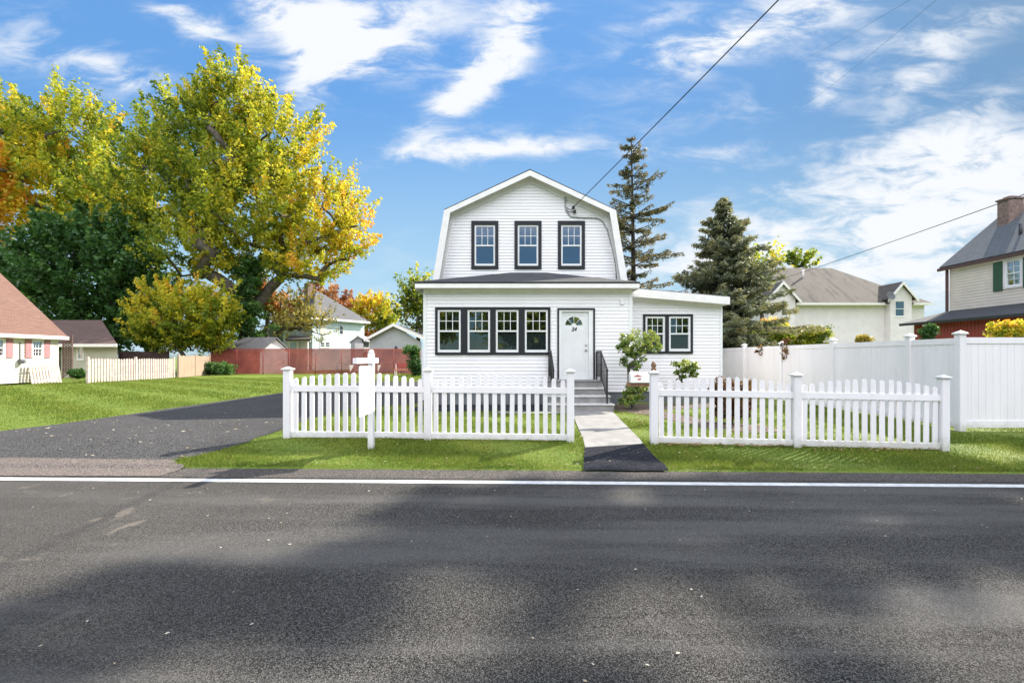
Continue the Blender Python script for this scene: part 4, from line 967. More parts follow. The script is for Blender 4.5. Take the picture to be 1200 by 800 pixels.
# ------------------------------------------------------------------ neighbouring buildings
def mwall(c, name, var=.04): return paint(name, c, .7, var, 2)
M['cream'] = mwall((.74, .68, .58), 'cream_siding'); M['pink'] = mwall((.42, .20, .21), 'dusty_pink_shutter'); M['beige'] = mwall((.46, .44, .37), 'beige_siding'); M['green_sh'] = mwall((.04, .10, .055), 'green_shutter')
M['tan'] = mwall((.68, .60, .52), 'tan_siding'); M['bluewall'] = mwall((.60, .72, .76), 'pale_blue_siding'); M['grey_wall'] = mwall((.36, .37, .38), 'grey_siding'); M['green_wall'] = mwall((.16, .22, .17), 'sage_green_siding')
M['redwall'] = mwall((.30, .06, .045), 'dark_red_boards'); M['white_w'] = mwall((.76, .71, .71), 'off_white_siding'); M['shed_red'] = mwall((.60, .18, .12), 'barn_red_boards'); M['barkboard'] = paint('lattice_wood', (.12, .07, .06), .8, .2, 6)
M['brick'] = paint('chimney_brick', (.25, .17, .145), .9, .2, 8, .3, 30); M['old_wood'] = paint('sun_bleached_pickets', (.50, .42, .38), .8, .12, 5, dirt=((.30, .22, .16), .5)); M['lead'] = paint('dark_flashing', (.04, .04, .045), .5, .1, 5)

# --- cream cape house at the left edge: wall in plane x=-25, facing right
h = thing('cape_house', 'cream house with red-brown roof and dusty pink shutters at the left edge', 'house', (-25.6, 26, 0))
MM = frame(-25.6, 22.0, 0, 90)    # local x runs away from the camera, local -y faces +X
def to_l(px, D): pass
LW = 4.0
wo_l = [(1.95 + .62, 1.95 + 1.42, 1.55, 2.42)]
wins = [(.68, 1.22, 1.45, 2.33), (2.58, 3.12, 1.45, 2.33)]
mb = MB(MM); lap_wall(mb, -6, LW, 0.1, 2.62, 0, wins, row=.16, out=.02); mb.face([(LW, 0, .1), (LW, 12, .1), (LW, 12, 2.62), (LW, 0, 2.62)]); mb.face([(LW, 0, 2.62), (LW, 12, 2.62), (LW, 6, 8.2)]); mb.build('wall', M['cream'], h)
for a in wins:
    window(h, MM, *a, 0, (.05, .05, .05, .06), 'glass_far', muntins=(3, 2), lower_muntins=(3, 2), trim='white_w', room=.6)
    for sx0, sx1 in ((a[0] - .38, a[0] - .065), (a[1] + .065, a[1] + .38)):
        s = MB(MM); s.box(sx0, sx1, -.06, -.02, a[2] - .05, a[3] + .05)
        for k in range(10): zz = a[2] + .02 + k * .088; s.box(sx0 + .04, sx1 - .04, -.068, -.05, zz, zz + .05)
        s.build('shutter', M['pink'], h)
mb = MB(MM); mb.slab([(-6, -.30, 2.60), (LW + .25, -.30, 2.60), (LW + .25, 6.1, 8.6), (-6, 6.1, 8.6)], .12); mb.slab([(-6, 6.1, 8.6), (LW + .25, 6.1, 8.6), (LW + .25, 12.4, 2.6), (-6, 12.4, 2.6)], .12); mb.build('roof', M['shingle_red'], h)
mb = MB(MM); mb.box(-6, LW + .26, -.36, -.30, 2.42, 2.60); mb.box(-6, LW + .2, -.30, -.02, 2.44, 2.46); mb.build('gutter', M['trim'], h)
mb = MB(MM); mb.box(1.85, 2.05, -.22, -.03, 1.1, 1.32); mb.box(1.89, 2.01, -.3, -.2, 1.12, 1.24); mb.box(1.93, 1.97, -.05, -.02, 1.32, 2.2); mb.build('hose_reel', M['foundation'], h)

def rail_pickets(name, label, a, b, ht, n, mat, lean=0, group=None, posts=True, cat='fence', pw_=.07):
    a = Vector((*a, 0)); b = Vector((*b, 0)); L = (b - a).length; ang = math.degrees(math.atan2((b - a).y, (b - a).x))
    root = thing(name, label, cat, a, group); Mf = frame(a.x, a.y, 0, ang) @ Matrix.Rotation(R(lean), 4, 'X')
    mb = MB(Mf); rr = random.Random(n)
    mb.box(0, L, .0, .03, ht * .22, ht * .22 + .07); mb.box(0, L, .0, .03, ht * .72, ht * .72 + .07)
    for i in range(n):
        x = L * (i + .5) / n; hh = ht + rr.uniform(-.02, .02); mb.prism([(x - pw_ / 2, .03), (x + pw_ / 2, .03), (x + pw_ / 2, hh - .06), (x, hh), (x - pw_ / 2, hh - .06)], -.024, -.002)
    mb.build('pickets', mat, root)
    if posts:
        for t in np.linspace(0, 1, max(2, int(L / 2.6) + 1)):
            p = MB(Mf); p.box(L * t - .06, L * t + .06, -.06, .06, -.03, ht + .1, .008); p.build('post', mat, root)
    return root
rail_pickets('leaning_gate', 'loose white picket panel leaning on the cream house wall', (-25.15, 24.1), (-25.15, 25.75), 1.15, 10, M['old_wood'], -10, posts=False, cat='gate', pw_=.12)
rail_pickets('board_fence', 'weathered white board fence beside the left lawn, ending at the beige fence', (-23.2, 25.2), (-23.2, 31.6), 1.35, 34, M['old_wood'], 0, pw_=.13)
# beige continuation of the fence
rail_pickets('tan_fence', 'tan sun-dappled board fence under the small maple', (-23.1, 31.9), (-24.3, 37.0), 1.55, 24, mwall((.36, .27, .20), 'tan_boards'), 0, pw_=.2)

# --- garage with dark brown roof
h = thing('brown_roof_garage', 'low cream garage with dark brown roof right of the cream house', 'garage', (-31, 33, 0))
Dg = 33
mb = MB(); xa, xm, xb = X(72, Dg), X(98, Dg), X(141, Dg)
lap_wall(mb, xa, xb - .2, 0, Z(404, Dg), Dg, [(X(91.5, Dg), X(96.5, Dg), 1.3, 2.15)], row=.16, out=.02); mb.face([(xb - .2, Dg, 0), (X(137, Dg + 7), Dg + 7, 0), (X(137, Dg + 7), Dg + 7, 2.3), (xb - .2, Dg, 2.3)]); mb.build('wall', M['beige'], h)
window(h, I, X(91, Dg), X(98, Dg), 1.25, 2.15, Dg, (.04, .04, .04, .04), 'glass_far', muntins=None, trim='white_w', room=.5)
mb = MB(); mb.slab([(X(45, Dg), Dg - .4, Z(402.5, Dg) - .02), (xb + .1, Dg - .4, Z(402.5, Dg) - .02), (X(119, Dg + 3.5), Dg + 3.5, Z(375, Dg + 3.5)), (X(42, Dg + 3.5), Dg + 3.5, Z(375, Dg + 3.5))], .1)
mb.slab([(X(119, Dg + 3.5), Dg + 3.5, Z(375, Dg + 3.5)), (xb + .1, Dg - .4, Z(402.5, Dg) - .02), (X(139, Dg + 7.4), Dg + 7.4, Z(402.5, Dg) - .02)], .1)
mb.slab([(X(42, Dg + 3.5), Dg + 3.5, Z(375, Dg + 3.5)), (X(119, Dg + 3.5), Dg + 3.5, Z(375, Dg + 3.5)), (X(139, Dg + 7.4), Dg + 7.4, 2.38), (X(42, Dg + 3.5), Dg + 7.4, 2.38)], .1); mb.build('roof', M['shingle_brown'], h)
mb = MB(); mb.box(X(50, Dg), xb + .12, Dg - .46, Dg - .4, Z(406.5, Dg), Z(403, Dg)); mb.build('gutter', M['trim'], h)
# brown lattice panel
lt = MB(); lx0, lx1 = X(74, 30.5), X(84, 30.5)
for k in range(14):
    zz = .1 + k * .17; lt.prism([(lx0, zz), (lx1, zz + .42), (lx1, zz + .50), (lx0, zz + .08)], 30.5, 30.52); lt.prism([(lx0, zz + .42), (lx1, zz), (lx1, zz + .08), (lx0, zz + .50)], 30.53, 30.55)
lt.box(lx0 - .04, lx0, 30.48, 30.56, 0, 2.9); lt.box(lx1, lx1 + .04, 30.48, 30.56, 0, 2.9); o = lt.build('lattice_screen', M['barkboard'], None); tag(o, 'brown diamond lattice screen between the cream house and its garage', 'lattice')
shrub('garden_shrub', 'dark green clipped bush at the foot of the brown lattice', (X(90, 30), 30, 0), [(91, 437, 29.6, 8, 5, .4)], 40, 50, .06, M['dark_leaf'], 71, .25, limbs=10)
# dark low fence behind
rail_pickets('dark_fence', 'dark brown fence in shade behind the small maple', (X(140, 38), 38), (X(195, 38), 38.2), 1.95, 30, M['barkboard'], 0, pw_=.12)

# --- shed
Ds = 41
h = thing('garden_shed', 'low barn-red shed with grey roof and white gable behind the red mesh fence', 'shed', (-24, Ds, 0))
sx0, sx1 = X(248, Ds), X(309, Ds); sx2 = X(338, Ds) ; ev = Z(410, Ds)
cA = Vector((sx0, Ds, 0)); cB = Vector((sx1, Ds - .6, 0)); cC = Vector((X(337, Ds + 1.6), Ds + 1.6, 0)); cD_ = cA + (cC - cB)
mb = MB()
for p, q in ((cA, cB),): mb.face([p, q, q + Vector((0, 0, ev)), p + Vector((0, 0, ev))])
mb.build('side_wall', M['shed_red'], h)
apex = (cB + cC) / 2 + Vector((0, 0, Z(395, Ds)))
mb = MB(); mb.face([cB, cC, cC + Vector((0, 0, ev)), apex, cB + Vector((0, 0, ev))]); mb.face([cC, cD_, cD_ + Vector((0, 0, ev)), cC + Vector((0, 0, ev))]); mb.build('gable_wall', M['white_w'], h)
apl = (cA + cD_) / 2 + Vector((1.8, 0, Z(395, Ds))); ov = Vector((0, -.25, -.06)); e3 = Vector((0, 0, ev))
mb = MB(); mb.slab([cA + e3 + ov + Vector((-.3, 0, 0)), cB + e3 + ov + Vector((.25, 0, 0)), apex + Vector((.25, 0, .03)), apl + Vector((0, 0, .03))], .1); mb.slab([cD_ + e3 - ov, cC + e3 - ov + Vector((.2, 0, -.1)), apex + Vector((.25, 0, .03)), apl + Vector((0, 0, .03))], .1); mb.slab([cA + e3 + ov + Vector((-.3, 0, 0)), apl + Vector((0, 0, .03)), cD_ + e3], .1)
mb.build('roof', M['shingle_grey'], h)
# --- red mesh fence
m = bpy.data.materials.new('red_privacy_mesh'); m.use_nodes = True; T = NT(m.node_tree); b = T.n['Principled BSDF']; b.inputs['Base Color'].default_value = (.17, .035, .03, 1); b.inputs['Roughness'].default_value = .8
tcn = T.node('ShaderNodeTexCoord'); T.l.new(T.ramp(T.noise(tcn.outputs['Object'], .8, 5, .65), [(.35, (.19, .04, .035)), (.65, (.38, .10, .07))]), b.inputs['Base Color'])
tp = T.node('ShaderNodeBsdfTransparent'); mx = T.node('ShaderNodeMixShader'); mx.inputs[0].default_value = .36; T.l.new(b.outputs[0], mx.inputs[1]); T.l.new(tp.outputs[0], mx.inputs[2]); T.l.new(mx.outputs[0], T.n['Material Output'].inputs[0]); M['mesh'] = m
mf = thing('mesh_fence', 'long dark red see-through mesh fence across the back of the yard', 'fence', (X(313, 39), 39, 0))
fx0, fx1, Dm = X(247, 39), X(492, 39), 39.0
nseg = 8
for i in range(nseg + 1):
    x = fx0 + (fx1 - fx0) * i / nseg; p = MB(); p.tube([(x, Dm, 0), (x, Dm, 2.16)], .035, 8); p.build('post', M['redwall'], mf)
    if i < nseg:
        x2 = fx0 + (fx1 - fx0) * (i + 1) / nseg; p = MB(); p.box(x + .036, x2 - .036, Dm - .012, Dm - .004, .04, 2.10); p.build('mesh_panel', M['mesh'], mf)
p = MB(); p.tube([(fx0, Dm + .02, 2.13), (fx1, Dm + .02, 2.13)], .03, 8); p.build('top_rail', M['redwall'], mf)
# string of pennants? two pale triangular flags in front of the mesh
M['flag'] = paint('pale_flag_cloth', (.70, .60, .56), .9, .1, 6)
fl = thing('pennant_string', 'string with two pale triangular pennants in front of the mesh fence', 'pennants', (X(430, 37), 37, 0))
p = MB(); p.tube([(X(395, 37), 37, 1.0), (X(415, 37), 37, .82), (X(445, 37), 37, .80), (X(470, 37), 37, .95)], .01, 5)
for xx in (395, 470): p.tube([(X(xx, 37), 37.02, 0), (X(xx, 37), 37.02, 1.02)], .02, 6)
p.build('string', M['cable'], fl)
for px0, px1, tipx in ((409.5, 415, 410.5), (442.5, 446.5, 443)):
    p = MB(); p.prism([(X(px0, 37), .82), (X(px1, 37), .82), (X(tipx, 37), .25)], 36.99, 37.0); p.build('pennant', M['flag'], fl)
# red bench-like low fence piece at right end
p = thing('garden_bench', 'low red bench at the right end of the mesh fence', 'bench', (X(476, 36.5), 36.5, 0))
bx0_, bx1_ = X(462, 36.5), X(487, 36.5)
q = MB(); q.box(bx0_, bx1_, 36.3, 36.75, .42, .5); q.build('seat', M['shed_red'], p)
q = MB(); q.box(bx0_, bx1_, 36.76, 36.8, .62, .95); q.build('backrest', M['redwall'], p)
for xx in (bx0_ + .05, bx1_ - .1):
    q = MB(); q.box(xx, xx + .08, 36.32, 36.4, 0, .419); q.box(xx, xx + .08, 36.7, 36.78, 0, .9); q.build('leg', M['flag'], p)
# vine mound at the house's left corner
shrub('climbing_vine', 'dark climbing vine mound at the right end of the mesh fence, beside the white house', (X(487, 34), 34, 0), [(486, 424, 34, 7, 16, .25), (482, 410, 34, 9, 6, .55), (490, 434, 34, 6, 8, .2)], 120, 50, .07, M['dark_leaf'], 72, .25, limbs=30, cat='vine')
# shrubs by the shed
for i, (px, py, rx, rz, mt, tn_, lb) in enumerate([(232, 428, 12, 10, 'barberry', .5, 'red and green shrub left of the shed'), (246, 432, 14, 8, 'dark_leaf', .5, 'dark green shrub before the red shed wall'), (264, 432, 10, 8, 'dark_leaf', .6, 'smaller dark shrub before the middle of the shed'), (222, 436, 9, 5, 'dark_leaf', .3, 'lowest dark shrub by the tan fence end')]):
    shrub('garden_shrub', lb, (X(px, 36.5), 36.5, 0), [(px, py, 36.5, rx, rz, tn_)], 60, 50, .07, M[mt], 80 + i, .3, limbs=14, group='shrubs beside the shed')

# --- pale blue two-storey house
Db = 52
h = thing('blue_house', 'pale blue two-storey house with grey hip roof beyond the mesh fence', 'house', (-19, Db, 0))
MB_ = frame(X(366, Db), Db, 0, 58); bl = 7.3; ez_ = 5.95
def bx_(px):   # along the wall: where the sight line at this column meets it
    c, s_ = math.cos(R(58)), math.sin(R(58)); k = (px - 600) / F; x0_ = X(366, Db); return (k * Db - x0_) / (c - k * s_)
def bz_(px, py): return Z(py, Db + bx_(px) * math.sin(R(58)))
wn = [(bx_(397.5), bx_(402), bz_(399, 392), bz_(399, 381.5))]; wl_ = [(bx_(375), bx_(380), bz_(378, 407), bz_(378, 401)), (bx_(381), bx_(386), bz_(384, 407), bz_(384, 401))]
mb = MB(MB_); lap_wall(mb, 0, bl, 0, ez_, 0, wn + wl_, row=.2, out=.02); mb.face([(bl, 0, 0), (bl, 7, 0), (bl, 7, ez_), (bl, 0, ez_)]); mb.face([(0, 0, 0), (0, 0, ez_), (0, 7, ez_), (0, 7, 0)]); mb.build('wall', M['bluewall'], h)
for a in wn + wl_: window(h, MB_, *a, 0, (.06, .06, .06, .06), 'glass_far', muntins=None, trim='white_w', room=.5)
rz_ = ez_ + 3.6
mb = MB(MB_); o_ = .5; A = (-o_, -o_, ez_); B = (bl + o_, -o_, ez_); C2 = (bl + o_, 7 + o_, ez_); D2 = (-o_, 7 + o_, ez_); Pk = (bl * .45, 3.5, rz_); Pk2 = (bl * .4, 3.5, rz_)
for q in ([A, B, Pk, Pk2], [B, C2, Pk], [C2, D2, Pk2, Pk], [D2, A, Pk2]): mb.slab(q, .12)
mb.build('roof', M['shingle_grey'], h)
mb = MB(MB_); mb.box(-o_, bl + o_, -o_ - .06, -o_ - .005, ez_ - .25, ez_); mb.build('gutter', M['trim'], h)
mb = MB(MB_); mb.box(1.6, 2.3, 3.2, 3.9, rz_ - 1.2, rz_ + .7); mb.build('chimney', M['brick'], h)
mb = MB(MB_); mb.box(bx_(375), bx_(382), -.06, -.03, bz_(378, 392), bz_(378, 380)); mb.build('shutter', M['cream'], h)
# --- green house to its left
Dn_ = 55
h = thing('green_house', 'sage green house with brown porch roof left of the blue house', 'house', (X(335, Dn_), Dn_, 0))
gx0, gx1 = X(300, Dn_), X(356, Dn_)
mb = MB(); lap_wall(mb, gx0, gx1, 0, Z(396, Dn_), Dn_, row=.2, out=.02); mb.face([(gx0, Dn_, Z(396, Dn_)), (gx1, Dn_, Z(396, Dn_)), (X(328, Dn_), Dn_, Z(372, Dn_))]); mb.build('wall', M['green_wall'], h)
mb = MB(); mb.slab([(gx0 - .4, Dn_ - .4, Z(397, Dn_)), (X(328, Dn_), Dn_ - .4, Z(371, Dn_)), (X(328, Dn_), Dn_ + 8, Z(371, Dn_)), (gx0 - .4, Dn_ + 8, Z(397, Dn_))], .12); mb.slab([(X(328, Dn_), Dn_ - .4, Z(371, Dn_)), (gx1 + .4, Dn_ - .4, Z(397, Dn_)), (gx1 + .4, Dn_ + 8, Z(397, Dn_)), (X(328, Dn_), Dn_ + 8, Z(371, Dn_))], .12); mb.build('roof', M['shingle_taupe'], h)
mb = MB(); mb.slab([(X(334, 50), 50, Z(397.5, 50)), (X(364, 50), 50, Z(397, 50)), (X(360, 54), 54, Z(393, 54)), (X(338, 54), 54, Z(393, 54))], .15); mb.build('porch_roof', M['shingle_taupe'], h)
mb = MB()
for xx in (336, 347, 358): mb.box(X(xx, 50.3), X(xx, 50.3) + .25, 50.3, 50.5, 0, Z(399, 50))
mb.box(X(352, 50.6), X(360, 50.6), 50.6, 50.7, 0, Z(401, 50)); mb.box(X(334, 50.3), X(364, 50.3), 50.2, 50.29, Z(400.5, 50), Z(398.5, 50)); mb.build('porch_post', M['white_w'], h)
mb = MB(); mb.box(X(347, 54.9), X(350, 54.9), Dn_ - .06, Dn_ - .03, 1.2, 2.4); mb.build('window', M['white_w'], h)
# --- small white shed and grey garage
Dw = 48
h = thing('white_shed', 'tiny pale shed with gabled door front, left of the grey garage', 'shed', (X(421, Dw), Dw, 0))
a0, a1, am = X(411, Dw), X(431, Dw), X(420, Dw)
mb = MB(); mb.prism([(a0, 0), (a1 - .6, 0), (a1 - .6, Z(399, Dw)), (am, Z(394, Dw)), (a0, Z(400, Dw))], Dw, Dw + 2.5); mb.build('wall', M['grey_wall'], h)
mb = MB(); mb.slab([(a0 - .15, Dw - .2, Z(401, Dw)), (am, Dw - .2, Z(393, Dw)), (am, Dw + 2.6, Z(393, Dw)), (a0 - .15, Dw + 2.6, Z(401, Dw))], .08); mb.slab([(am, Dw - .2, Z(393, Dw)), (a1, Dw - .2, Z(400, Dw)), (a1, Dw + 2.6, Z(400, Dw)), (am, Dw + 2.6, Z(393, Dw))], .08); mb.build('roof', M['white_w'], h)
mb = MB(); mb.box(X(416, Dw), X(426, Dw), Dw - .05, Dw - .01, 0, Z(402, Dw)); mb.build('door', M['white_w'], h)
Dk = 45
h = thing('grey_garage', 'grey gabled garage close to the left corner of the white house', 'garage', (X(462, Dk), Dk, 0))
k0, k1, km = X(433, Dk), X(500, Dk), X(462, Dk); zE, zP = Z(396.5, Dk), Z(381, Dk)
mb = MB(); mb.face([(k0, Dk, 0), (k1 - .5, Dk, 0), (k1 - .5, Dk, zE - .4), (km, Dk, zP), (k0, Dk, zE)]); mb.face([(k0, Dk, 0), (k0, Dk, zE), (k0, Dk + 8, zE), (k0, Dk + 8, 0)]); mb.build('wall', M['grey_wall'], h)
mb = MB(); mb.slab([(k0 - .4, Dk - .4, zE - .05), (km, Dk - .4, zP + .15), (km, Dk + 8, zP + .15), (k0 - .4, Dk + 8, zE - .05)], .12); mb.slab([(km, Dk - .4, zP + .15), (k1 + 1.6, Dk - .4, zE - .7), (k1 + 1.6, Dk + 8, zE - .7), (km, Dk + 8, zP + .15)], .12); mb.build('roof', M['shingle_grey'], h)
mb = MB(); rk = [(k0 - .4, zE - .05), (km, zP + .15), (k1 + 1.6, zE - .7)]
for p, q in zip(rk[:-1], rk[1:]): mb.prism([p, q, (q[0], q[1] - .28), (p[0], p[1] - .28)], Dk - .46, Dk - .405)
mb.build('rake_trim', M['trim'], h)
mb = MB(); mb.lathe(0, 0, [(.12, 0), (.16, .1), (.06, .3), (0, .32)], 10); mb.build('wall_lamp', M['iron'], h).matrix_world = Matrix.Identity(4)
lo = [c for c in h.children if c.name.startswith('wall_lamp')][0]
for v in lo.data.vertices: v.co += Vector((X(464.5, Dk), Dk - .17, Z(409, Dk)))

# --- white hip-roofed house beyond the privacy fence
Dh = 38
h = thing('white_hip_house', 'off-white house with taupe hip roof and two gabled dormers beyond the privacy fence', 'house', (X(1000, Dh), Dh, 0))
hx0, hx1 = X(893, Dh), X(1083, Dh); ez_ = Z(356, Dh)
d1 = (X(896, Dh), X(927.5, Dh)); d2 = (X(1037, Dh), X(1062, Dh))
wn = [(X(911, Dh), X(919, Dh), Z(371, Dh), Z(353.5, Dh)), (X(1042.5, Dh), X(1054, Dh), Z(371.5, Dh), Z(353.5, Dh))]
mb = MB(); lap_wall(mb, hx0, hx1, 0, ez_, Dh, [(a[0], a[1], a[2], min(a[3], ez_)) for a in wn], row=.14, out=.018)
for (a0, a1), pk in ((d1, Z(334, Dh)), (d2, Z(334.5, Dh))):
    mid = (a0 + a1) / 2; es = Z(350 if a0 == d1[0] else 348, Dh)
    def lim_(z, a0=a0, a1=a1, mid=mid, es=es, pk=pk):
        if z < es: return (a0, a1)
        t = (pk - z) / (pk - es); return (mid - (mid - a0) * max(t, 0), mid + (a1 - mid) * max(t, 0))
    lap_wall(mb, a0, a1, 0, pk, Dh - .52, wn, lim_, row=.14, out=.018); mb.face([(a0, Dh - .52, 0), (a0, Dh, 0), (a0, Dh, es), (a0, Dh - .52, es)]); mb.face([(a1, Dh, 0), (a1, Dh - .52, 0), (a1, Dh - .52, es), (a1, Dh, es)])
mb.face([(hx1, Dh, 0), (hx1, Dh + 9, 0), (hx1, Dh + 9, ez_), (hx1, Dh, ez_)]); mb.face([(hx0, Dh, 0), (hx0, Dh, ez_), (hx0, Dh + 9, ez_), (hx0, Dh + 9, 0)]); mb.build('wall', M['white_w'], h)
for i_, a in enumerate(wn): window(h, I, *a, Dh - .51, (.05, .05, .05, .05), 'glass_far', muntins=None, trim='white_w', room=.5, sashw=.05)
o_ = .45; rz_ = Z(314, Dh + 4.5); A = (hx0 - o_, Dh - o_, ez_ + .02); B = (hx1 + .3, Dh - o_, ez_ + .02); C2 = (hx1 + .3, Dh + 9 + o_, ez_ + .02); D2 = (hx0 - o_, Dh + 9 + o_, ez_ + .02); P1 = (X(912, Dh + 4.5), Dh + 4.5, rz_); P2 = (X(974, Dh + 4.5), Dh + 4.5, rz_)
mb = MB()
for q in ([A, B, P2, P1], [B, C2, P2], [C2, D2, P1, P2], [D2, A, P1]): mb.slab(q, .1)
for (a0, a1), pk in ((d1, Z(334, Dh)), (d2, Z(334.5, Dh))):
    mid = (a0 + a1) / 2; es = Z(351 if a0 == d1[0] else 349, Dh)
    mb.slab([(a0 - .35, Dh - .75, es - .2), (mid, Dh - .75, pk + .22), (mid, Dh + 3.4, pk + .22), (a0 - .35, Dh + 1.2, es - .2)], .08); mb.slab([(mid, Dh - .75, pk + .22), (a1 + .35, Dh - .75, es - .2), (a1 + .35, Dh + 1.2, es - .2), (mid, Dh + 3.4, pk + .22)], .08)
mb.build('roof', M['shingle_taupe'], h)
mb = MB()
for (a0, a1), pk in ((d1, Z(334, Dh)), (d2, Z(334.5, Dh))):
    mid = (a0 + a1) / 2; es = Z(351 if a0 == d1[0] else 349, Dh)
    for q in ([(a0 - .35, es - .2), (mid, pk + .22), (mid, pk - .05), (a0 - .35, es - .45)], [(mid, pk + .22), (a1 + .35, es - .2), (a1 + .35, es - .45), (mid, pk - .05)]): mb.prism(q, Dh - .81, Dh - .752)
mb.box(d1[1] + .1, d2[0] - .4, Dh - o_ - .08, Dh - o_ - .002, ez_ - .14, ez_ + .03); mb.box(d2[1] + .2, hx1 + .35, Dh - o_ - .08, Dh - o_ - .002, ez_ - .14, ez_ + .03); mb.box(d1[1] + .1, hx1, Dh - o_, Dh - .02, ez_ - .14, ez_ - .1)
mb.build('gutter', M['trim'], h)
pv = P(941, 322, Dh + 3); mb = MB(); mb.tube([pv - Vector((0, 0, .4)), pv + Vector((0, 0, .45))], .09, 8); mb.build('vent_pipe', M['white_w'], h)
mb = MB(); mb.box(X(891, Dh + 6), X(899, Dh + 6), Dh + 6, Dh + 7, rz_ - 1.5, rz_ + 1.2); mb.build('chimney', M['bluewall'], h)
sd = P(1043, 347, Dh - 1.0); mb = MB(); mb.M = Matrix.Translation(sd) @ Matrix.Rotation(R(70), 4, 'X'); mb.lathe(0, 0, [(.02, 0), (.25, .03), (.34, .10), (.33, .11), (.24, .045), (.01, .02)], 16); mb.M = Matrix.Identity(4); mb.tube([sd + Vector((0, .4, 0)), sd], .025, 6); mb.build('satellite_dish', M['foundation'], h)

# --- beige house on the right, wall facing left
h = thing('beige_house', 'beige two-storey house with slate roof, green shutter and red lower porch at the right edge', 'house', (20.8, 22, 0))
hl = 10.0; MMr = frame(20.9, 22.0, 0, -90)   # local x runs toward the camera, local -y faces -X
ez_ = 5.75
wr_ = [(2.50, 3.10, 4.38, 5.46)]
mb = MB(MMr); lap_wall(mb, 0, hl, 0, ez_, 0, wr_, row=.13, out=.018); mb.face([(0, 0, 0), (0, 0, ez_ - .1), (0, 3.1, 8.4), (0, 6.2, ez_), (0, 6.2, 0)]); mb.face([(hl, 0, 0), (hl, 6.2, 0), (hl, 6.2, ez_), (hl, 3.1, 8.4), (hl, 0, ez_)]); mb.build('wall', M['tan'], h)
window(h, MMr, *wr_[0], 0, (.08, .08, .08, .08), 'glass_far', muntins=(2, 2), trim='white_w', room=.5, lower_muntins=(2, 2))
for a0, a1 in ((2.03, 2.40), (3.20, 3.57)):
    s = MB(MMr); s.box(a0, a1, -.06, -.02, 4.25, 5.5)
    for k in range(12): zz = 4.31 + k * .096; s.box(a0 + .05, a1 - .05, -.07, -.05, zz, zz + .06)
    s.build('shutter', M['green_sh'], h)
mb = MB(MMr); mb.slab([(-.4, -.14, ez_ + .03), (hl + .3, -.14, ez_ + .03), (hl + .3, 3.2, 8.62), (-.4, 3.2, 8.62)], .14); mb.slab([(-.4, 3.2, 8.62), (hl + .3, 3.2, 8.62), (hl + .3, 6.6, ez_ - .1), (-.4, 6.6, ez_ - .1)], .14); mb.build('roof', M['shingle_slate'], h)
mb = MB(MMr); mb.box(-.4, hl, -.24, -.16, ez_ - .18, ez_ - .04); mb.box(-.1, -.02, -.12, -.03, 3.3, ez_ - .15); mb.build('gutter', paint('maroon_gutter', (.10, .05, .045), .5, .1, 5), h)
mb = MB(MMr); mb.box(.3, .8, 1.95, 2.65, 6.8, 8.72); mb.box(.25, .85, 1.9, 2.7, 8.72, 8.79); mb.box(.42, .7, 2.1, 2.45, 8.79, 8.88); mb.build('chimney', M['brick'], h)
mb = MB(MMr); mb.tube([(2.2, .95, 6.6), (2.2, .95, 7.15)], .06, 8); mb.build('vent_pipe', M['lead'], h)
# red single-storey porch in front
px_ = frame(18.9, 21.8, 0, -90)
mb = MB(px_); mb.box(.1, hl - 1, .05, 1.9, 0, 2.95)
for k in range(60): mb.box(.1 + k * .148, .1 + k * .148 + .02, .03, .06, 0, 2.95)
mb.build('porch_wall', M['redwall'], h)
mb = MB(px_); mb.slab([(-.3, -.35, 3.02), (hl - .8, -.35, 3.02), (hl - .8, 1.98, 3.62), (-.3, 1.98, 3.62)], .12); mb.build('porch_roof', M['shingle'], h)

# ------------------------------------------------------------------ utility pole and overhead cables
pole = thing('utility_pole', 'brown wooden utility pole on the near side of the road', 'utility pole', (8.2, -4.6, 0))
mb = MB(); mb.tube([(8.2, -4.6, -.1), (8.2, -4.6, 10.2)], [.17, .12], 12); mb.build('shaft', M['wood_brown'], pole)
mb = MB(); mb.box(7.2, 9.2, -4.78, -4.70, 9.3, 9.42); mb.build('crossarm', M['wood_brown'], pole)
def cable(label, a, b, sag, r_=.012, n=40):
    a = Vector(a); b = Vector(b); pts = [a.lerp(b, i / n) - Vector((0, 0, sag * 4 * (i / n) * (1 - i / n))) for i in range(n + 1)]
    mb = MB(); mb.tube(pts, r_, 6); o = mb.build('overhead_cable', M['cable'], None); tag(o, label, 'cable', 'overhead cables'); return o
p_at = P(905, 0, 8.0); dirc = (p_at - p0); pend = p0 + dirc * ((15.6 + 4.6) / 7.6); pend.y = -4.6
cable('service cable running from the sky down to the right slope of the white house gable', p0 + Vector((0, -.02, 0)), pend, .12)
q1 = P(1200, 219, 15); q2 = P(903, 331, 37.4); dq = q1 - q2; qe = q2 + dq * ((37.4 + 4.6) / (37.4 - 15)); 
cable('long cable sloping from the right edge to the taupe roof of the off-white house', q2, qe, .25, .014)
cable('thin high cable in the top right of the sky', P(930, 130, 60), P(1112, -12, 12), .3, .0045)
cable('second thin high cable just left of its twin at the top right', P(925, 75, 60), P(1086, -12, 12), .3, .004)

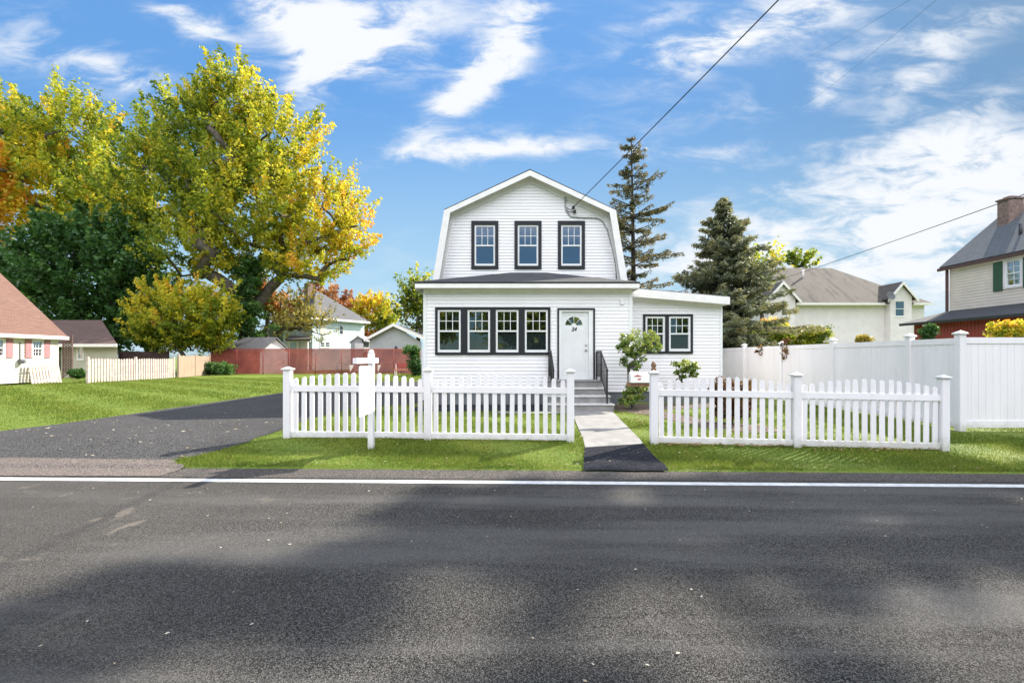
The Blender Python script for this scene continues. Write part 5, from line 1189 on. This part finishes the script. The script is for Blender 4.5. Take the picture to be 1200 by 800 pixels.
# tall trees off the right side of the picture: their shade falls across the road
def shade_tree(label, x, y, H, R_, seed, n=150):
    tree('shade_tree', label, 'tree', (x, y, 0), (x, y, H * .35), .4, [(x, y, H - R_ * .8, R_, R_ * .8, .4), (x + R_ * .5, y - R_ * .4, H - R_ * 1.4, R_ * .7, R_ * .6, .4), (x - R_ * .4, y + R_ * .3, H - R_ * 1.5, R_ * .7, R_ * .55, .4)], n, 60, .26, M['maple'], M['bark'], seed, 1.15, limbs=40, group='tall trees beyond the right edge', world=True)
def shade_at(lst):  # ground point the shade falls on -> crown point up along the sun direction
    L = 1 / math.tan(SUN_EL); o = []
    for gx_, gy_, h_, rx, rz, t in lst: o.append((gx_ + math.sin(SUN_AZ) * h_ * L, gy_ + math.cos(SUN_AZ) * h_ * L, h_, rx, rz, t))
    return o
tree('shade_tree', 'tall spreading maple outside the right edge beyond the beige house', 'tree', (31, 18.5, 0), (30, 18.5, 11), .5,
     shade_at([(-.1, 4.7, 19.5, 1.3, .55, .4), (1.6, 5.1, 20, 1.6, .7, .4), (3.8, 5.2, 20, 1.8, .7, .4), (6.2, 5.2, 20, 2.0, .8, .4), (10.0, 5.6, 19, 2.4, 1.0, .4),
               (-1.5, 3.5, 20.4, .75, .3, .4), (-2.4, 2.75, 20.4, .7, .28, .4), (-3.4, 2.1, 20.4, .6, .25, .4), (-.6, 3.5, 21, .7, .3, .4), (.3, 3.25, 21, .6, .22, .4), 
               (1.5, 3.75, 20, .6, .2, .4), (2.7, 4.0, 20, .7, .22, .4), (4.2, 4.0, 20, .8, .25, .4), (6.0, 3.7, 20, .9, .3, .4), (.5, 2.35, 21, .28, .08, .4), (1.85, 2.3, 21, .26, .06, .4), (-.3, 1.95, 21, .2, .05, .4)]),
     420, 64, .14, M['maple'], M['bark'], 91, .30, limbs=60, group='tall trees around the street', world=True, minr=.02)
tree('shade_tree', 'tall maple outside the right edge, farthest from the road', 'tree', (40, 25, 0), (40, 25, 8), .4, [(40, 25, 17, 5, 5, .4)], 120, 60, .26, M['maple'], M['bark'], 93, 1.15, limbs=30, group='tall trees around the street', world=True)
for i, (x_, y_, H_, R_) in enumerate([(-22, -22, 13, 5), (-11, -25, 16, 5.5), (1, -20, 12, 4.5), (12, -26, 17, 6), (24, -22, 13, 5)]):
    tree('street_tree', ['broad tree across the street, far left behind the camera', 'tall tree across the street, left behind the camera', 'lower tree across the street, straight behind the camera', 'tallest tree across the street, right behind the camera', 'broad tree across the street, far right behind the camera'][i], 'tree',
         (x_, y_, 0), (x_, y_, H_ * .3), .35, [(x_, y_, H_ * .50, R_, H_ * .26, .25), (x_ + 2, y_ + 1, H_ * .4, R_ * .8, H_ * .2, .2)], 130, 40, .34, M['maple'], M['bark'], 100 + i, 1.4, limbs=20, group='tall trees around the street', world=True)

settle_all()
